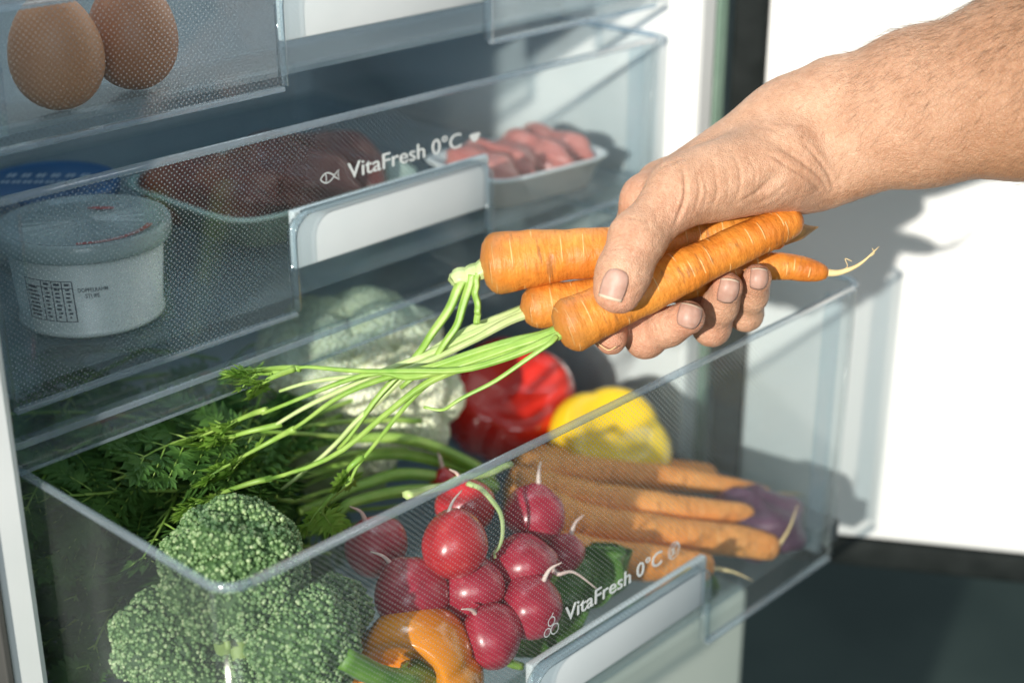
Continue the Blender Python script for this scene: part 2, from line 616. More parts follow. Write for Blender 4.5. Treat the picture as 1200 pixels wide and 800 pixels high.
top_d, _ = drawer('top_drawer', 'clear top drawer cut by the upper frame edge with brown eggs inside', 0.177, 0.36, 0.3205, 0.381)
mid_d, _ = drawer('middle_drawer', 'clear middle drawer marked with a fish, holding the round tub and meat trays', 0.177, 0.37, 0.1945, 0.295)
low_d, _ = drawer('bottom_drawer', 'deep clear bottom drawer pulled out in front, full of vegetables', 0.0, 0.46, -0.015, 0.172, ribs=(0, 0.003), x1=0.490)


def printed(root, x, y, z, parts, name='lettering'):
    for k, (vs, fs) in enumerate(parts):
        V = [(x + v[0], y - 0.00006 * k, z + (v[2] if len(v) > 2 else v[1])) for v in vs]
        link_mesh(name, V, fs, 'print_white', root, False)


def print_text(root, body, x, y, z, size, width):
    vs, fs = text_mesh(body, size)
    vs = np.array(vs)
    w = vs[:, 0].max() - vs[:, 0].min()
    sx = width / w
    V = [(x + (v[0] - vs[:, 0].min()) * sx, y - v[2], z + v[1]) for v in vs]
    link_mesh('lettering', V, fs, 'print_white', root, False)


def fish_icon(s):
    top = [(-1.0, 0)] + [(-1 + 1.5 * t, 0.48 * math.sin(math.pi * min(1, t * 1.02)) ** 0.8 * (1 - 0.25 * t)) for t in np.linspace(0.06, 0.95, 12)]
    body = top + [(0.55, 0.10), (1.0, 0.42), (0.9, 0.0), (1.0, -0.42), (0.55, -0.10)] + [(x, -z) for x, z in reversed(top[1:])]
    gill = [(-0.50 + 0.12 * math.cos(a), 0.34 * math.sin(a)) for a in np.linspace(-1.3, 1.3, 8)]
    return [ribbon(np.array(body) * s, 0.00065, True), ribbon(np.array(gill) * s, 0.00055)]


def ring(cx, cz, r, n=16, w=0.0006, a0=0.0, a1=2 * math.pi):
    closed = abs(a1 - a0 - 2 * math.pi) < 1e-6
    return ribbon([(cx + r * math.cos(a), cz + r * math.sin(a)) for a in np.linspace(a0, a1, n, endpoint=not closed)], w, closed)


def filled(pts):
    return [(p[0], 0, p[1]) for p in pts], [tuple(range(len(pts)))]


yp = 0.177 - 0.0005
print_text(mid_d, 'VitaFresh 0\u00b0C', 0.2265, yp, 0.2615, 0.0128, 0.0885)
printed(mid_d, 0.2135, yp, 0.2655, fish_icon(0.0066), 'fish_mark')
printed(mid_d, 0.3265, yp, 0.2655, [filled([(0.0045 * math.cos(a) * (1 + 0.12 * math.sin(3 * a)), 0.0026 * math.sin(a) + 0.0006 * math.cos(2 * a)) for a in np.linspace(0, 2 * math.pi, 24, endpoint=False)])], 'meat_mark')
yp = -0.0005
print_text(low_d, 'VitaFresh 0\u00b0C', 0.2105, yp, 0.0610, 0.0128, 0.0815)
printed(low_d, 0.2000, yp, 0.0645, [ring(-0.0035, -0.0030, 0.0024), ring(0.0022, -0.0032, 0.0030), ring(-0.0005, 0.0025, 0.0026), ribbon([(-0.001, 0.005), (0.0008, 0.0074)], 0.0006)], 'fruit_mark')
printed(low_d, 0.3030, yp, 0.0645, [ring(0, 0, 0.0052, 18), ring(0.0012, 0.0008, 0.0030, 14), ring(-0.0020, -0.0005, 0.0022, 12), ribbon([(-0.004, -0.004), (0.003, 0.0045)], 0.0006)], 'cabbage_mark')

# ------------------------------------------------------------------ food materials
def carrot_mat(name, stops, pale):
    mt, nt, out = new_mat(name)
    p = N(nt, 'ShaderNodeBsdfPrincipled')
    uv = N(nt, 'ShaderNodeTexCoord').outputs['UV']
    obj = coords(nt)
    base = ramp(nt, noise(nt, obj, 35, 4), stops)
    # short pale cross lines: stretched cells along the girth
    mp = N(nt, 'ShaderNodeMapping'); mp.inputs['Scale'].default_value = (4.0, 150, 1)
    nt.links.new(uv, mp.inputs[0])
    vo = N(nt, 'ShaderNodeTexVoronoi', feature='F1', voronoi_dimensions='2D'); vo.inputs['Scale'].default_value = 1.0
    vo.inputs['Randomness'].default_value = 1.0
    nt.links.new(mp.outputs[0], vo.inputs['Vector'])
    sp = N(nt, 'ShaderNodeSeparateXYZ'); nt.links.new(mp.outputs[0], sp.inputs[0])
    spp = N(nt, 'ShaderNodeSeparateXYZ'); nt.links.new(vo.outputs['Position'], spp.inputs[0])
    dv = math_node(nt, 'ABSOLUTE', math_node(nt, 'SUBTRACT', sp.outputs[1], spp.outputs[1]))
    du = math_node(nt, 'ABSOLUTE', math_node(nt, 'SUBTRACT', sp.outputs[0], spp.outputs[0]))
    line = N(nt, 'ShaderNodeMapRange', interpolation_type='SMOOTHSTEP'); nt.links.new(dv, line.inputs[0])
    line.inputs[1].default_value = 0.075; line.inputs[2].default_value = 0.02
    ln2 = N(nt, 'ShaderNodeMapRange', interpolation_type='SMOOTHSTEP'); nt.links.new(du, ln2.inputs[0])
    ln2.inputs[1].default_value = 0.40; ln2.inputs[2].default_value = 0.2
    sel = math_node(nt, 'GREATER_THAN', N_sep(nt, vo.outputs['Color']), 0.48)
    mask = math_node(nt, 'MULTIPLY', math_node(nt, 'MULTIPLY', line.outputs[0], ln2.outputs[0]), sel)
    mx = N(nt, 'ShaderNodeMix', data_type='RGBA')
    nt.links.new(math_node(nt, 'MULTIPLY', mask, 0.75), mx.inputs['Factor'])
    nt.links.new(base, mx.inputs['A'])
    mx.inputs['B'].default_value = (*pale, 1)
    # faint mottling
    mot = noise(nt, obj, 240, 3)
    mx2 = N(nt, 'ShaderNodeMix', data_type='RGBA', blend_type='MULTIPLY')
    mx2.inputs['Factor'].default_value = 0.7
    nt.links.new(mx.outputs['Result'], mx2.inputs['A'])
    nt.links.new(ramp(nt, mot, [(0.3, (0.75, 0.70, 0.62)), (0.6, (1, 1, 1))]), mx2.inputs['B'])
    # soil left in the cross creases
    mpc = N(nt, 'ShaderNodeMapping'); mpc.inputs['Scale'].default_value = (3.2, 210, 1)
    nt.links.new(uv, mpc.inputs[0])
    cre = N(nt, 'ShaderNodeMapRange', interpolation_type='SMOOTHSTEP')
    nt.links.new(noise(nt, mpc.outputs[0], 1.0, 4, 0.6), cre.inputs[0])
    cre.inputs[1].default_value = 0.45; cre.inputs[2].default_value = 0.33
    pat = N(nt, 'ShaderNodeMapRange', interpolation_type='SMOOTHSTEP')
    nt.links.new(noise(nt, obj, 70, 3), pat.inputs[0])
    pat.inputs[1].default_value = 0.42; pat.inputs[2].default_value = 0.58
    mxc = N(nt, 'ShaderNodeMix', data_type='RGBA')
    nt.links.new(math_node(nt, 'MULTIPLY', math_node(nt, 'MULTIPLY', cre.outputs[0], pat.outputs[0]), 0.75), mxc.inputs['Factor'])
    nt.links.new(mx2.outputs['Result'], mxc.inputs['A'])
    mxc.inputs['B'].default_value = (0.30, 0.115, 0.03, 1)
    mx2 = mxc
    # weathered crown at the stalk end
    suv = N(nt, 'ShaderNodeSeparateXYZ'); nt.links.new(uv, suv.inputs[0])
    edge_ = math_node(nt, 'MULTIPLY_ADD', noise(nt, obj, 130, 4), 0.022, 0.001)
    crown = N(nt, 'ShaderNodeMapRange', interpolation_type='SMOOTHSTEP')
    nt.links.new(math_node(nt, 'SUBTRACT', suv.outputs[1], edge_), crown.inputs[0])
    crown.inputs[1].default_value = 0.004; crown.inputs[2].default_value = -0.007
    mx4 = N(nt, 'ShaderNodeMix', data_type='RGBA')
    nt.links.new(math_node(nt, 'MULTIPLY', crown.outputs[0], 0.7), mx4.inputs['Factor'])
    nt.links.new(mx2.outputs['Result'], mx4.inputs['A'])
    mx4.inputs['B'].default_value = (0.36, 0.15, 0.035, 1)
    nt.links.new(mx4.outputs['Result'], p.inputs['Base Color'])
    nt.links.new(math_node(nt, 'MULTIPLY_ADD', noise(nt, obj, 90, 4), 0.5, 0.22), p.inputs['Roughness'])
    p.inputs['Subsurface Weight'].default_value = 0.12
    p.inputs['Subsurface Radius'].default_value = (1, 0.4, 0.1)
    p.inputs['Subsurface Scale'].default_value = 0.004
    b1 = bump(nt, mask, 0.5, 0.0006)
    mpr = N(nt, 'ShaderNodeMapping'); mpr.inputs['Scale'].default_value = (5, 260, 1)
    nt.links.new(uv, mpr.inputs[0])
    b2 = bump(nt, noise(nt, mpr.outputs[0], 1.0, 4), 0.8, 0.0013, b1)
    b3 = bump(nt, noise(nt, obj, 420, 5, 0.65), 0.6, 0.0009, b2)
    nt.links.new(b3, p.inputs['Normal'])
    nt.links.new(p.outputs[0], out.inputs[0])
    return mt


def N_sep(nt, col):
    s = N(nt, 'ShaderNodeSeparateColor')
    nt.links.new(col, s.inputs[0])
    return s.outputs[0]


M['carrot'] = carrot_mat('carrot', [(0.28, (0.52, 0.145, 0.020)), (0.5, (0.68, 0.225, 0.028)), (0.72, (0.77, 0.32, 0.055))], (0.88, 0.56, 0.24))
M['carrot_dull'] = carrot_mat('carrot_dull', [(0.3, (0.84, 0.30, 0.06)), (0.7, (0.90, 0.39, 0.11))], (0.86, 0.52, 0.22))  # lighter copy of the carrot colour, lifted against the shade in the drawer
M['root_hair'] = principled('root_hair', [(0.3, (0.72, 0.52, 0.24)), (0.7, (0.82, 0.66, 0.36))], 200, rough=0.6)
M['root_brown'] = principled('root_brown', [(0.3, (0.30, 0.16, 0.06)), (0.7, (0.55, 0.30, 0.10))], 200, rough=0.6)
M['stalk'] = principled('stalk', [(0.3, (0.20, 0.40, 0.055)), (0.7, (0.38, 0.55, 0.13))], 70, rough=0.42, bump_s=0.15, bump_scale=900, translucent=0.15)
M['stalk_pale'] = principled('stalk_pale', [(0.3, (0.42, 0.58, 0.20)), (0.7, (0.62, 0.72, 0.36))], 70, rough=0.42, translucent=0.15)
M['leaf_bright'] = principled('leaf_bright', [(0.3, (0.20, 0.42, 0.05)), (0.7, (0.36, 0.56, 0.10))], 120, rough=0.5, translucent=0.3)
M['leaf_deep'] = principled('leaf_deep', [(0.3, (0.042, 0.12, 0.022)), (0.7, (0.115, 0.25, 0.05))], 60, rough=0.5, translucent=0.25)  # carrot leaf darkened, the shade over the heap put into its colour
M['leaf_broad'] = principled('leaf_broad', [(0.3, (0.06, 0.17, 0.03)), (0.7, (0.16, 0.32, 0.07))], 45, rough=0.4, bump_s=0.3, bump_scale=160, translucent=0.2)
M['egg'] = principled('egg', [(0.3, (0.43, 0.19, 0.09)), (0.7, (0.50, 0.24, 0.12))], 30, 5, rough=0.48, bump_s=0.12, bump_scale=900, sss=0.1)
M['egg_dark'] = principled('egg_dark', [(0.3, (0.36, 0.14, 0.068)), (0.7, (0.43, 0.185, 0.09))], 30, 5, rough=0.48, bump_s=0.12, bump_scale=900, sss=0.1)
M['bud'] = principled('bud', [(0.30, (0.050, 0.115, 0.036)), (0.50, (0.135, 0.235, 0.085)), (0.60, (0.27, 0.375, 0.175)), (0.72, (0.46, 0.53, 0.31))], 330, 2, rough=0.5)
M['bud_bed'] = principled('bud_bed', [(0.3, (0.025, 0.065, 0.018)), (0.7, (0.05, 0.11, 0.03))], 80, 3, rough=0.7)
M['broc_stem'] = principled('broc_stem', [(0.3, (0.15, 0.25, 0.06)), (0.7, (0.27, 0.36, 0.11))], 60, 3, rough=0.5)
M['curd'] = principled('curd', [(0.3, (0.66, 0.70, 0.48)), (0.7, (0.78, 0.80, 0.62))], 60, 4, rough=0.6, bump_s=0.3, bump_scale=420, sss=0.15)
M['curd_leaf'] = principled('curd_leaf', [(0.3, (0.40, 0.52, 0.24)), (0.7, (0.60, 0.68, 0.42))], 30, 4, rough=0.5, bump_s=0.2, bump_scale=90, translucent=0.15)
M['red_pepper'] = principled('red_pepper', [(0.3, (0.58, 0.016, 0.012)), (0.7, (0.72, 0.04, 0.022))], 18, 3, rough=0.16, spec=0.6, coat=0.5, sss=0.1)
M['yellow_pepper'] = principled('yellow_pepper', [(0.3, (0.82, 0.52, 0.012)), (0.7, (0.88, 0.62, 0.03))], 18, 3, rough=0.18, spec=0.6, coat=0.5, sss=0.1)
M['orange_pepper'] = principled('orange_pepper', [(0.3, (0.88, 0.26, 0.010)), (0.7, (0.93, 0.35, 0.02))], 22, 3, rough=0.17, spec=0.6, coat=0.5, sss=0.12)
M['pepper_stem'] = principled('pepper_stem', [(0.3, (0.10, 0.24, 0.035)), (0.7, (0.20, 0.36, 0.06))], 60, 4, rough=0.45, bump_s=0.25, bump_scale=300)
M['radish'] = principled('radish', [(0.30, (0.46, 0.016, 0.026)), (0.55, (0.58, 0.030, 0.040)), (0.66, (0.64, 0.09, 0.09)), (0.78, (0.72, 0.30, 0.26))], 75, 6, rough=0.30, spec=0.55, coat=0.25, sss=0.12, bump_s=0.10, bump_scale=420)
M['radish_deep'] = principled('radish_deep', [(0.30, (0.32, 0.014, 0.036)), (0.55, (0.44, 0.026, 0.056)), (0.66, (0.52, 0.09, 0.11)), (0.80, (0.64, 0.28, 0.26))], 75, 6, rough=0.32, spec=0.55, coat=0.2, sss=0.12, bump_s=0.10, bump_scale=420)
M['radish_root'] = principled('radish_root', [(0.3, (0.70, 0.48, 0.44)), (0.7, (0.82, 0.70, 0.62))], 160, 3, rough=0.55)
M['purple_leaf'] = principled('purple_leaf', [(0.3, (0.055, 0.022, 0.05)), (0.6, (0.13, 0.05, 0.10)), (0.8, (0.22, 0.13, 0.17))], 40, 4, rough=0.4, bump_s=0.3, bump_scale=140)
M['tub_wall'] = principled('tub_wall', [(0.3, (0.60, 0.66, 0.66)), (0.7, (0.74, 0.78, 0.78))], 26, 4, rough=0.35, stretch=(1, 1, 0.5))
M['tub_lid'] = clear_plastic('tub_lid', tint=(0.7, 0.78, 0.80), haze=0.70, haze_col=(0.60, 0.68, 0.70), rough=0.2, gloss=1.6)
M['ink_dark'] = principled('ink_dark', [(0.3, (0.045, 0.06, 0.085)), (0.7, (0.07, 0.09, 0.12))], 90, rough=0.5)
M['ink_red'] = principled('ink_red', [(0.3, (0.34, 0.05, 0.05)), (0.7, (0.42, 0.08, 0.07))], 90, rough=0.5)
M['label_white'] = principled('label_white', [(0.3, (0.70, 0.74, 0.75)), (0.7, (0.78, 0.81, 0.82))], 60, rough=0.5)
M['blue_lid'] = principled('blue_lid', [(0.3, (0.010, 0.075, 0.20)), (0.7, (0.02, 0.12, 0.30))], 30, 4, rough=0.35)
M['meat_dark'] = principled('meat_dark', [(0.3, (0.10, 0.020, 0.018)), (0.55, (0.17, 0.04, 0.032)), (0.75, (0.34, 0.15, 0.12))], 28, 5, rough=0.35, bump_s=0.3, bump_scale=120, sss=0.1)
M['meat_pink'] = principled('meat_pink', [(0.3, (0.42, 0.09, 0.08)), (0.55, (0.55, 0.20, 0.17)), (0.75, (0.70, 0.42, 0.36))], 34, 5, rough=0.35, bump_s=0.3, bump_scale=120, sss=0.1)
M['tray_green'] = principled('tray_green', [(0.3, (0.44, 0.56, 0.48)), (0.7, (0.54, 0.64, 0.56))], 40, 3, rough=0.6)
M['tray_white'] = principled('tray_white', [(0.3, (0.74, 0.77, 0.77)), (0.7, (0.80, 0.82, 0.82))], 40, 3, rough=0.6)


# ------------------------------------------------------------------ eggs, tubs, meat
def egg(loc, label, mat, tilt, s=1.0):
    def fn(t, p):
        z = -math.cos(p)
        r = math.sin(p) * (1 - 0.13 * z)
        return (0.0222 * s * r * math.cos(t), 0.0222 * s * r * math.sin(t), 0.0285 * s * z)
    vs, fs = uv_sphere(40, 28, fn)
    o = link_mesh('egg', vs, fs, mat)
    o.location = loc
    o.rotation_euler = tilt
    tag(o, label, 'egg', 'brown eggs in the top drawer')
    return o


egg((0.0735, 0.2060, 0.3528), 'pale brown egg, leftmost of the two in the top drawer', 'egg', (0.10, -0.08, 0))
egg((0.1225, 0.2150, 0.3528), 'darker brown egg, right of the pale one in the top drawer', 'egg_dark', (-0.05, 0.06, 0))


TK = 1.32


def bend(vs, cx, cy, r_at, a0):
    """Wrap flat (s, z) print round a tub: s is arc length along the wall."""
    out = []
    for s, off, z in vs:
        r = r_at(z) + off
        a = a0 + s / r_at(z)
        out.append((cx + r * math.cos(a), cy + r * math.sin(a), z))
    return out


def quad(s0, s1, z0, z1, off=0.0003, n=5):
    s0, s1 = s0 * TK, s1 * TK
    V = [(s0 + (s1 - s0) * i / n, off, z) for i in range(n + 1) for z in (z0, z1)]
    F = [(2 * i, 2 * i + 2, 2 * i + 3, 2 * i + 1) for i in range(n)]
    return V, F


TUB = (0.1040, 0.2500, 0.1978)
tub = thing('plastic_tub', 'round white plastic tub with printed table and clear ribbed lid', 'tub', TUB)
R0, R1, HT = 0.0375, 0.0415, 0.050
r_at = lambda z: R0 + (R1 - R0) * (z - TUB[2]) / HT
v, f = lathe([(0.0001, 0.001), (R0 - 0.006, 0.0008), (R0 - 0.001, 0.0002), (R0 + 0.0012, 0.0018), (R0 + 0.0010, 0.0038), (R0, 0.005), (R1, HT), (R1 - 0.001, HT), (R0 - 0.001, 0.006), (0.0001, 0.0055)], 72, TUB)
link_mesh('cup', v, f, 'tub_wall', tub)
v, f = lathe([(R1 - 0.0015, HT - 0.0062), (R1 + 0.0030, HT - 0.0066), (R1 + 0.0044, HT - 0.005), (R1 + 0.0044, HT + 0.0022), (R1 + 0.0032, HT + 0.0036), (R1 + 0.0004, HT + 0.0036), (R1 - 0.0008, HT + 0.0012), (R1 - 0.004, HT + 0.0010), (0.02, HT + 0.0024), (0.0001, HT + 0.0028)], 72, TUB)
lid = link_mesh('lid', v, f, 'tub_lid', tub)
# raised rays on the lid
V, F = [], []
for k in range(26):
    a = 2 * math.pi * k / 26 + rnd.uniform(-.08, .08)
    w = 0.055 * rnd.uniform(0.5, 1.3)
    ra, rb = 0.006, 0.032
    n = len(V)
    for r, ww in ((ra, w * 0.4), (rb, w)):
        zz = TUB[2] + HT + 0.0028 - r * 0.00003 / 0.02 - (0.0003 if r < 0.02 else 0.0010)
        for s, dz in ((-ww, 0.0003), (0, 0.0011), (ww, 0.0003)):
            V.append((TUB[0] + r * math.cos(a + s), TUB[1] + r * math.sin(a + s), zz + dz))
    F += [(n, n + 1, n + 4, n + 3), (n + 1, n + 2, n + 5, n + 4)]
o = link_mesh('lid_rays', V, F, 'tub_lid', None, origin=TUB); o.parent = lid; o['kind'] = 'stuff'
# red print round the lid edge and a small red oval
ang = math.atan2(-0.629, -0.672)       # side that looks at the viewer
V, F = [], []
for i in range(21):
    a = ang + 0.15 + 1.35 * i / 20
    for r in (0.0345, 0.0378):
        V.append((TUB[0] + r * math.cos(a), TUB[1] + r * math.sin(a), TUB[2] + HT + 0.0023))
F = [(2 * i, 2 * i + 1, 2 * i + 3, 2 * i + 2) for i in range(20)]
o = link_mesh('red_band', V, F, 'ink_red', None, origin=TUB); o.parent = lid
parts = []
for i in range(34):
    a = ang + 0.19 + 1.27 * i / 33
    if rnd.random() < 0.2:
        continue
    da = 0.009
    parts.append(([(TUB[0] + r * math.cos(a + s * da), TUB[1] + r * math.sin(a + s * da), TUB[2] + HT + 0.0025) for s, r in ((-1, 0.0354), (1, 0.0354), (1, 0.0369), (-1, 0.0369))], [(0, 1, 2, 3)]))
v, f = join(parts)
o = link_mesh('band_print', v, f, 'label_white', None, origin=TUB); o.parent = lid; o['kind'] = 'stuff'
a = ang + math.pi - 0.25
c = (TUB[0] + 0.020 * math.cos(a), TUB[1] + 0.020 * math.sin(a))
v = [(c[0] + 0.0075 * math.cos(t) * 0.68 - 0.0022 * math.sin(t) * -0.73, c[1] - 0.0075 * math.cos(t) * 0.73 + 0.0022 * math.sin(t) * 0.68, TUB[2] + HT + 0.0036) for t in np.linspace(0, 2 * math.pi, 24, endpoint=False)]
o = link_mesh('red_oval', v, [tuple(range(24))], 'ink_red', None, origin=TUB, smooth=False); o.parent = lid
# nutrition table
a0 = ang - 0.22
zb = TUB[2]
lb = quad(-0.0125, 0.0085, zb + 0.0105, zb + 0.0335, 0.0003, 8)
link_mesh('table_label', bend(lb[0], TUB[0], TUB[1], r_at, a0), lb[1], 'label_white', tub)
parts = []
for s in (-0.0125, -0.0045, 0.0, 0.0042, 0.0083):
    parts.append(quad(s - 0.00022, s + 0.00022, zb + 0.0105, zb + 0.0335, 0.00045, 1))
for z in (0.0105, 0.0295, 0.0333):
    parts.append(quad(-0.0125, 0.0085, zb + z - 0.00022, zb + z + 0.00022, 0.0005, 8))
for rrow in range(8):
    z = zb + 0.0124 + rrow * 0.00225
    for s0, s1 in ((-0.0117, -0.0056), (-0.0036, -0.0010), (0.0009, 0.0033), (0.0052, 0.0074)):
        parts.append(quad(s0 + rnd.uniform(0, .0006), s1 - rnd.uniform(0, 0.0012), z, z + 0.0011, 0.00045, 2))
for s0, s1 in ((-0.0035, -0.0012), (0.0009, 0.0033), (0.0052, 0.0074)):
    parts.append(quad(s0, s1, zb + 0.0308, zb + 0.0322, 0.00045, 2))
v, f = join(parts)
o = link_mesh('table_print', bend(v, TUB[0], TUB[1], r_at, a0), f, 'ink_dark', tub, False); o['kind'] = 'stuff'
for body, zz, s0, wd in (('DOPPELRAHM', 0.0272, 0.0135, 0.0150), ('STUFE', 0.0238, 0.0168, 0.0072)):
    vs, fs = text_mesh(body, 0.0032)
    k = wd / (vs[:, 0].max() - vs[:, 0].min())
    V = [(s0 + (q[0] - vs[:, 0].min()) * k, 0.0004 + q[2] * 0.5, zb + zz + q[1]) for q in vs]
    link_mesh('lettering', bend(V, TUB[0], TUB[1], r_at, a0), fs, 'ink_dark', tub, False)

T2 = (0.137, 0.340, 0.1978)
t2 = thing('blue_lidded_tub', 'round tub with a blue printed lid behind the clear-lidded tub', 'tub', T2)
v, f = lathe([(0.0001, 0.0), (0.034, 0.0), (0.038, 0.044), (0.0001, 0.043)], 48, T2)
link_mesh('cup', v, f, 'tub_wall', t2)
v, f = lathe([(0.0382, 0.040), (0.0408, 0.0405), (0.0412, 0.0475), (0.0395, 0.049), (0.0370, 0.0482), (0.0001, 0.0485)], 48, T2)
l2 = link_mesh('lid', v, f, 'blue_lid', t2)
parts = []
for row, (zz, hh, n) in enumerate(((0.006, 0.007, 6), (-0.006, 0.005, 8))):
    for k in range(n):
        u0 = -0.026 + 0.052 * k / n
        for q in range(2):
            du = u0 + q * 0.0028
            c = [(du, zz), (du + 0.0016, zz), (du + 0.0022, zz + hh), (du + 0.0006, zz + hh)]
            parts.append(([(T2[0] + x * 0.683 + y * 0.73, T2[1] - x * 0.73 + y * 0.683, T2[2] + 0.0489) for x, y in c], [(0, 1, 2, 3)]))
v, f = join(parts)
o = link_mesh('lid_print', v, f, 'label_white', None, False, origin=T2); o.parent = l2; o['kind'] = 'stuff'


def tray(name, label, loc, size, rot, tmat, group=None):
    root = thing(name, label, 'tray', loc, group)
    root.rotation_euler = (0, 0, rot)
    root['_o'] = (0, 0, 0)
    w, d, h = size
    V, F = [], []
    prof = [(0.80, 0.0), (0.98, h), (1.0, h), (1.0, h - 0.0025), (0.985, h + 0.001), (0.80, 0.003)]
    prof = [(0.82, 0.0), (1.0, h), (1.05, h), (1.05, h + 0.0016), (0.985, h + 0.0016), (0.80, 0.0025)]
    n = 40
    for s, z in prof:
        for j in range(n):
            a = 2 * math.pi * j / n
            ca, sa = math.cos(a), math.sin(a)
            e = 0.35
            V.append((w / 2 * s * math.copysign(abs(ca) ** e, ca), d / 2 * s * math.copysign(abs(sa) ** e, sa), z))
    for i in range(len(prof) - 1):
        for j in range(n):
            k = (j + 1) % n
            F.append((i * n + j, i * n + k, (i + 1) * n + k, (i + 1) * n + j))
    F.append(tuple(range(n - 1, -1, -1)))
    F.append(tuple((len(prof) - 1) * n + j for j in range(n)))
    link_mesh('tray_shell', V, F, tmat, root)
    return root


def meat(name, label, loc, size, rot, mat, seed, group=None):
    r = random.Random(seed)
    ph = [r.uniform(0, 6) for _ in range(6)]

    def fn(t, p):
        x, y, z = math.sin(p) * math.cos(t), math.sin(p) * math.sin(t), -math.cos(p)
        b = 1 + 0.10 * math.sin(3 * t + ph[0]) * math.sin(p) + 0.08 * math.sin(5 * x + ph[1]) + 0.08 * math.sin(6 * y + ph[2]) + 0.05 * math.sin(9 * z + 4 * x + ph[3])
        return (size[0] / 2 * x * b, size[1] / 2 * y * b, size[2] / 2 * max(z, -0.8) * b)
    vs, fs = uv_sphere(36, 24, fn)
    o = link_mesh(name, vs, fs, mat)
    o.location = loc
    o.rotation_euler = (0, 0, rot)
    tag(o, label, 'meat', group)
    return o


tray('foam_tray', 'pale green foam tray of dark red meat behind the fish mark', (0.285, 0.318, 0.1979), (0.150, 0.130, 0.022), 0.0, 'tray_green')
meat('meat_cut', 'dark red meat cut at the left end of the green tray', (0.245, 0.325, 0.2170), (0.056, 0.100, 0.048), 0.25, 'meat_dark', 1, 'cuts of red meat in the green tray')
meat('meat_cut', 'dark red meat cut in the middle of the green tray', (0.288, 0.318, 0.2185), (0.058, 0.102, 0.052), 0.15, 'meat_dark', 2, 'cuts of red meat in the green tray')
meat('meat_cut', 'dark red meat cut at the right end of the green tray', (0.331, 0.314, 0.2170), (0.054, 0.100, 0.048), 0.05, 'meat_dark', 3, 'cuts of red meat in the green tray')
tray('foam_tray', 'white foam tray of pink minced meat at the right of the middle drawer', (0.432, 0.240, 0.1979), (0.105, 0.080, 0.020), -0.1, 'tray_white')
for k in range(4):
    meat('meat_roll', ['pinkish meat roll nearest the lettering in the white tray', 'second pink meat roll from the lettering in the white tray', 'third pink meat roll from the lettering in the white tray', 'rightmost pink meat roll in the white tray'][k],
         (0.397 + k * 0.0225, 0.241, 0.2165), (0.026, 0.066, 0.030), -0.1 + 0.05 * k, 'meat_pink', 20 + k, 'pink meat rolls in the white tray')


# ------------------------------------------------------------------ vegetables
def leaf_spray(length, seed, pinnae=6, droop=0.2, leaflet=0.012, width=0.55):
    """One feathery carrot-leaf frond along +x: stem tubes and many small lobed leaflets. Returns (stem, leaf) mesh data."""
    r = random.Random(seed)
    SV, SF, LV, LF = [], [], [], []

    def tube(pts, ra, rb, ns=5):
        v, f, _ = sweep(pts, np.linspace(ra, rb, len(pts)), ns)
        n = len(SV)
        SV.extend([tuple(q) for q in v]); SF.extend([[i + n for i in g] for g in f])

    def leaflet_at(p, d, nrm, s):
        d = d / np.linalg.norm(d)
        side = np.cross(nrm, d); side /= np.linalg.norm(side) + 1e-9
        for ang, l in ((0, 1.0), (0.55, 0.78), (-0.55, 0.78), (1.05, 0.5), (-1.05, 0.5)):
            dd = d * math.cos(ang) + side * math.sin(ang)
            ss = np.cross(nrm, dd)
            L = s * l * r.uniform(0.8, 1.15)
            w = L * 0.17
            n = len(LV)
            up_ = nrm * r.uniform(-0.12, 0.2) * L
            LV.extend([tuple(p), tuple(p + dd * L * 0.55 + ss * w + up_ * 0.5), tuple(p + dd * L + up_), tuple(p + dd * L * 0.55 - ss * w + up_ * 0.5), tuple(p + dd * L * 0.5 - nrm * w * 0.5 + up_ * .5)])
            LF.extend([(n, n + 4, n + 2, n + 1), (n, n + 3, n + 2, n + 4)])

    path = np.array([(length * t, 0.02 * math.sin(3 * t + seed) * t, length * (0.28 * t - droop * 1.6 * t * t)) for t in np.linspace(0, 1, 14)])
    tube(path, 0.0019, 0.0006, 6)
    for k in range(pinnae):
        t = 0.38 + 0.60 * (k + 1) / pinnae
        base = np.array([np.interp(t, np.linspace(0, 1, 14), path[:, i]) for i in range(3)])
        tg = path[min(13, int(t * 13))] - path[max(0, int(t * 13) - 1)]
        tg /= np.linalg.norm(tg)
        for s in (-1, 1):
            pl = length * width * (1.12 - t) * r.uniform(0.7, 1.1)
            dr = np.array([tg[0] * 0.75, s * r.uniform(0.55, 0.9), tg[2] + r.uniform(-0.25, 0.3)])
            dr /= np.linalg.norm(dr)
            pts = np.array([base + dr * pl * q + np.array([0, 0, -0.25 * pl * q * q]) for q in np.linspace(0, 1, 6)])
            tube(pts, 0.0007, 0.0003, 4)
            nrm = np.cross(dr, np.array([0, 0, 1.0])); nrm = np.cross(nrm, dr); nrm /= np.linalg.norm(nrm)
            nrm = nrm + np.array([r.uniform(-.4, .4), r.uniform(-.4, .4), 0]); nrm /= np.linalg.norm(nrm)
            nl = max(3, int(pl / 0.0075))
            for q in range(nl):
                u = 0.12 + 0.88 * (q + 1) / nl
                p = base + dr * pl * u + np.array([0, 0, -0.25 * pl * u * u])
                sd = np.cross(nrm, dr)
                for s2 in (-1, 1):
                    leaflet_at(p, dr * 0.6 + sd * s2 * 0.8, nrm, leaflet * (1.15 - 0.4 * u) * r.uniform(0.8, 1.2))
            leaflet_at(pts[-1], dr, nrm, leaflet)
    leaflet_at(path[-1], path[-1] - path[-2], np.array([0, 0, 1.0]), leaflet * 1.1)
    return (SV, SF), (LV, LF)


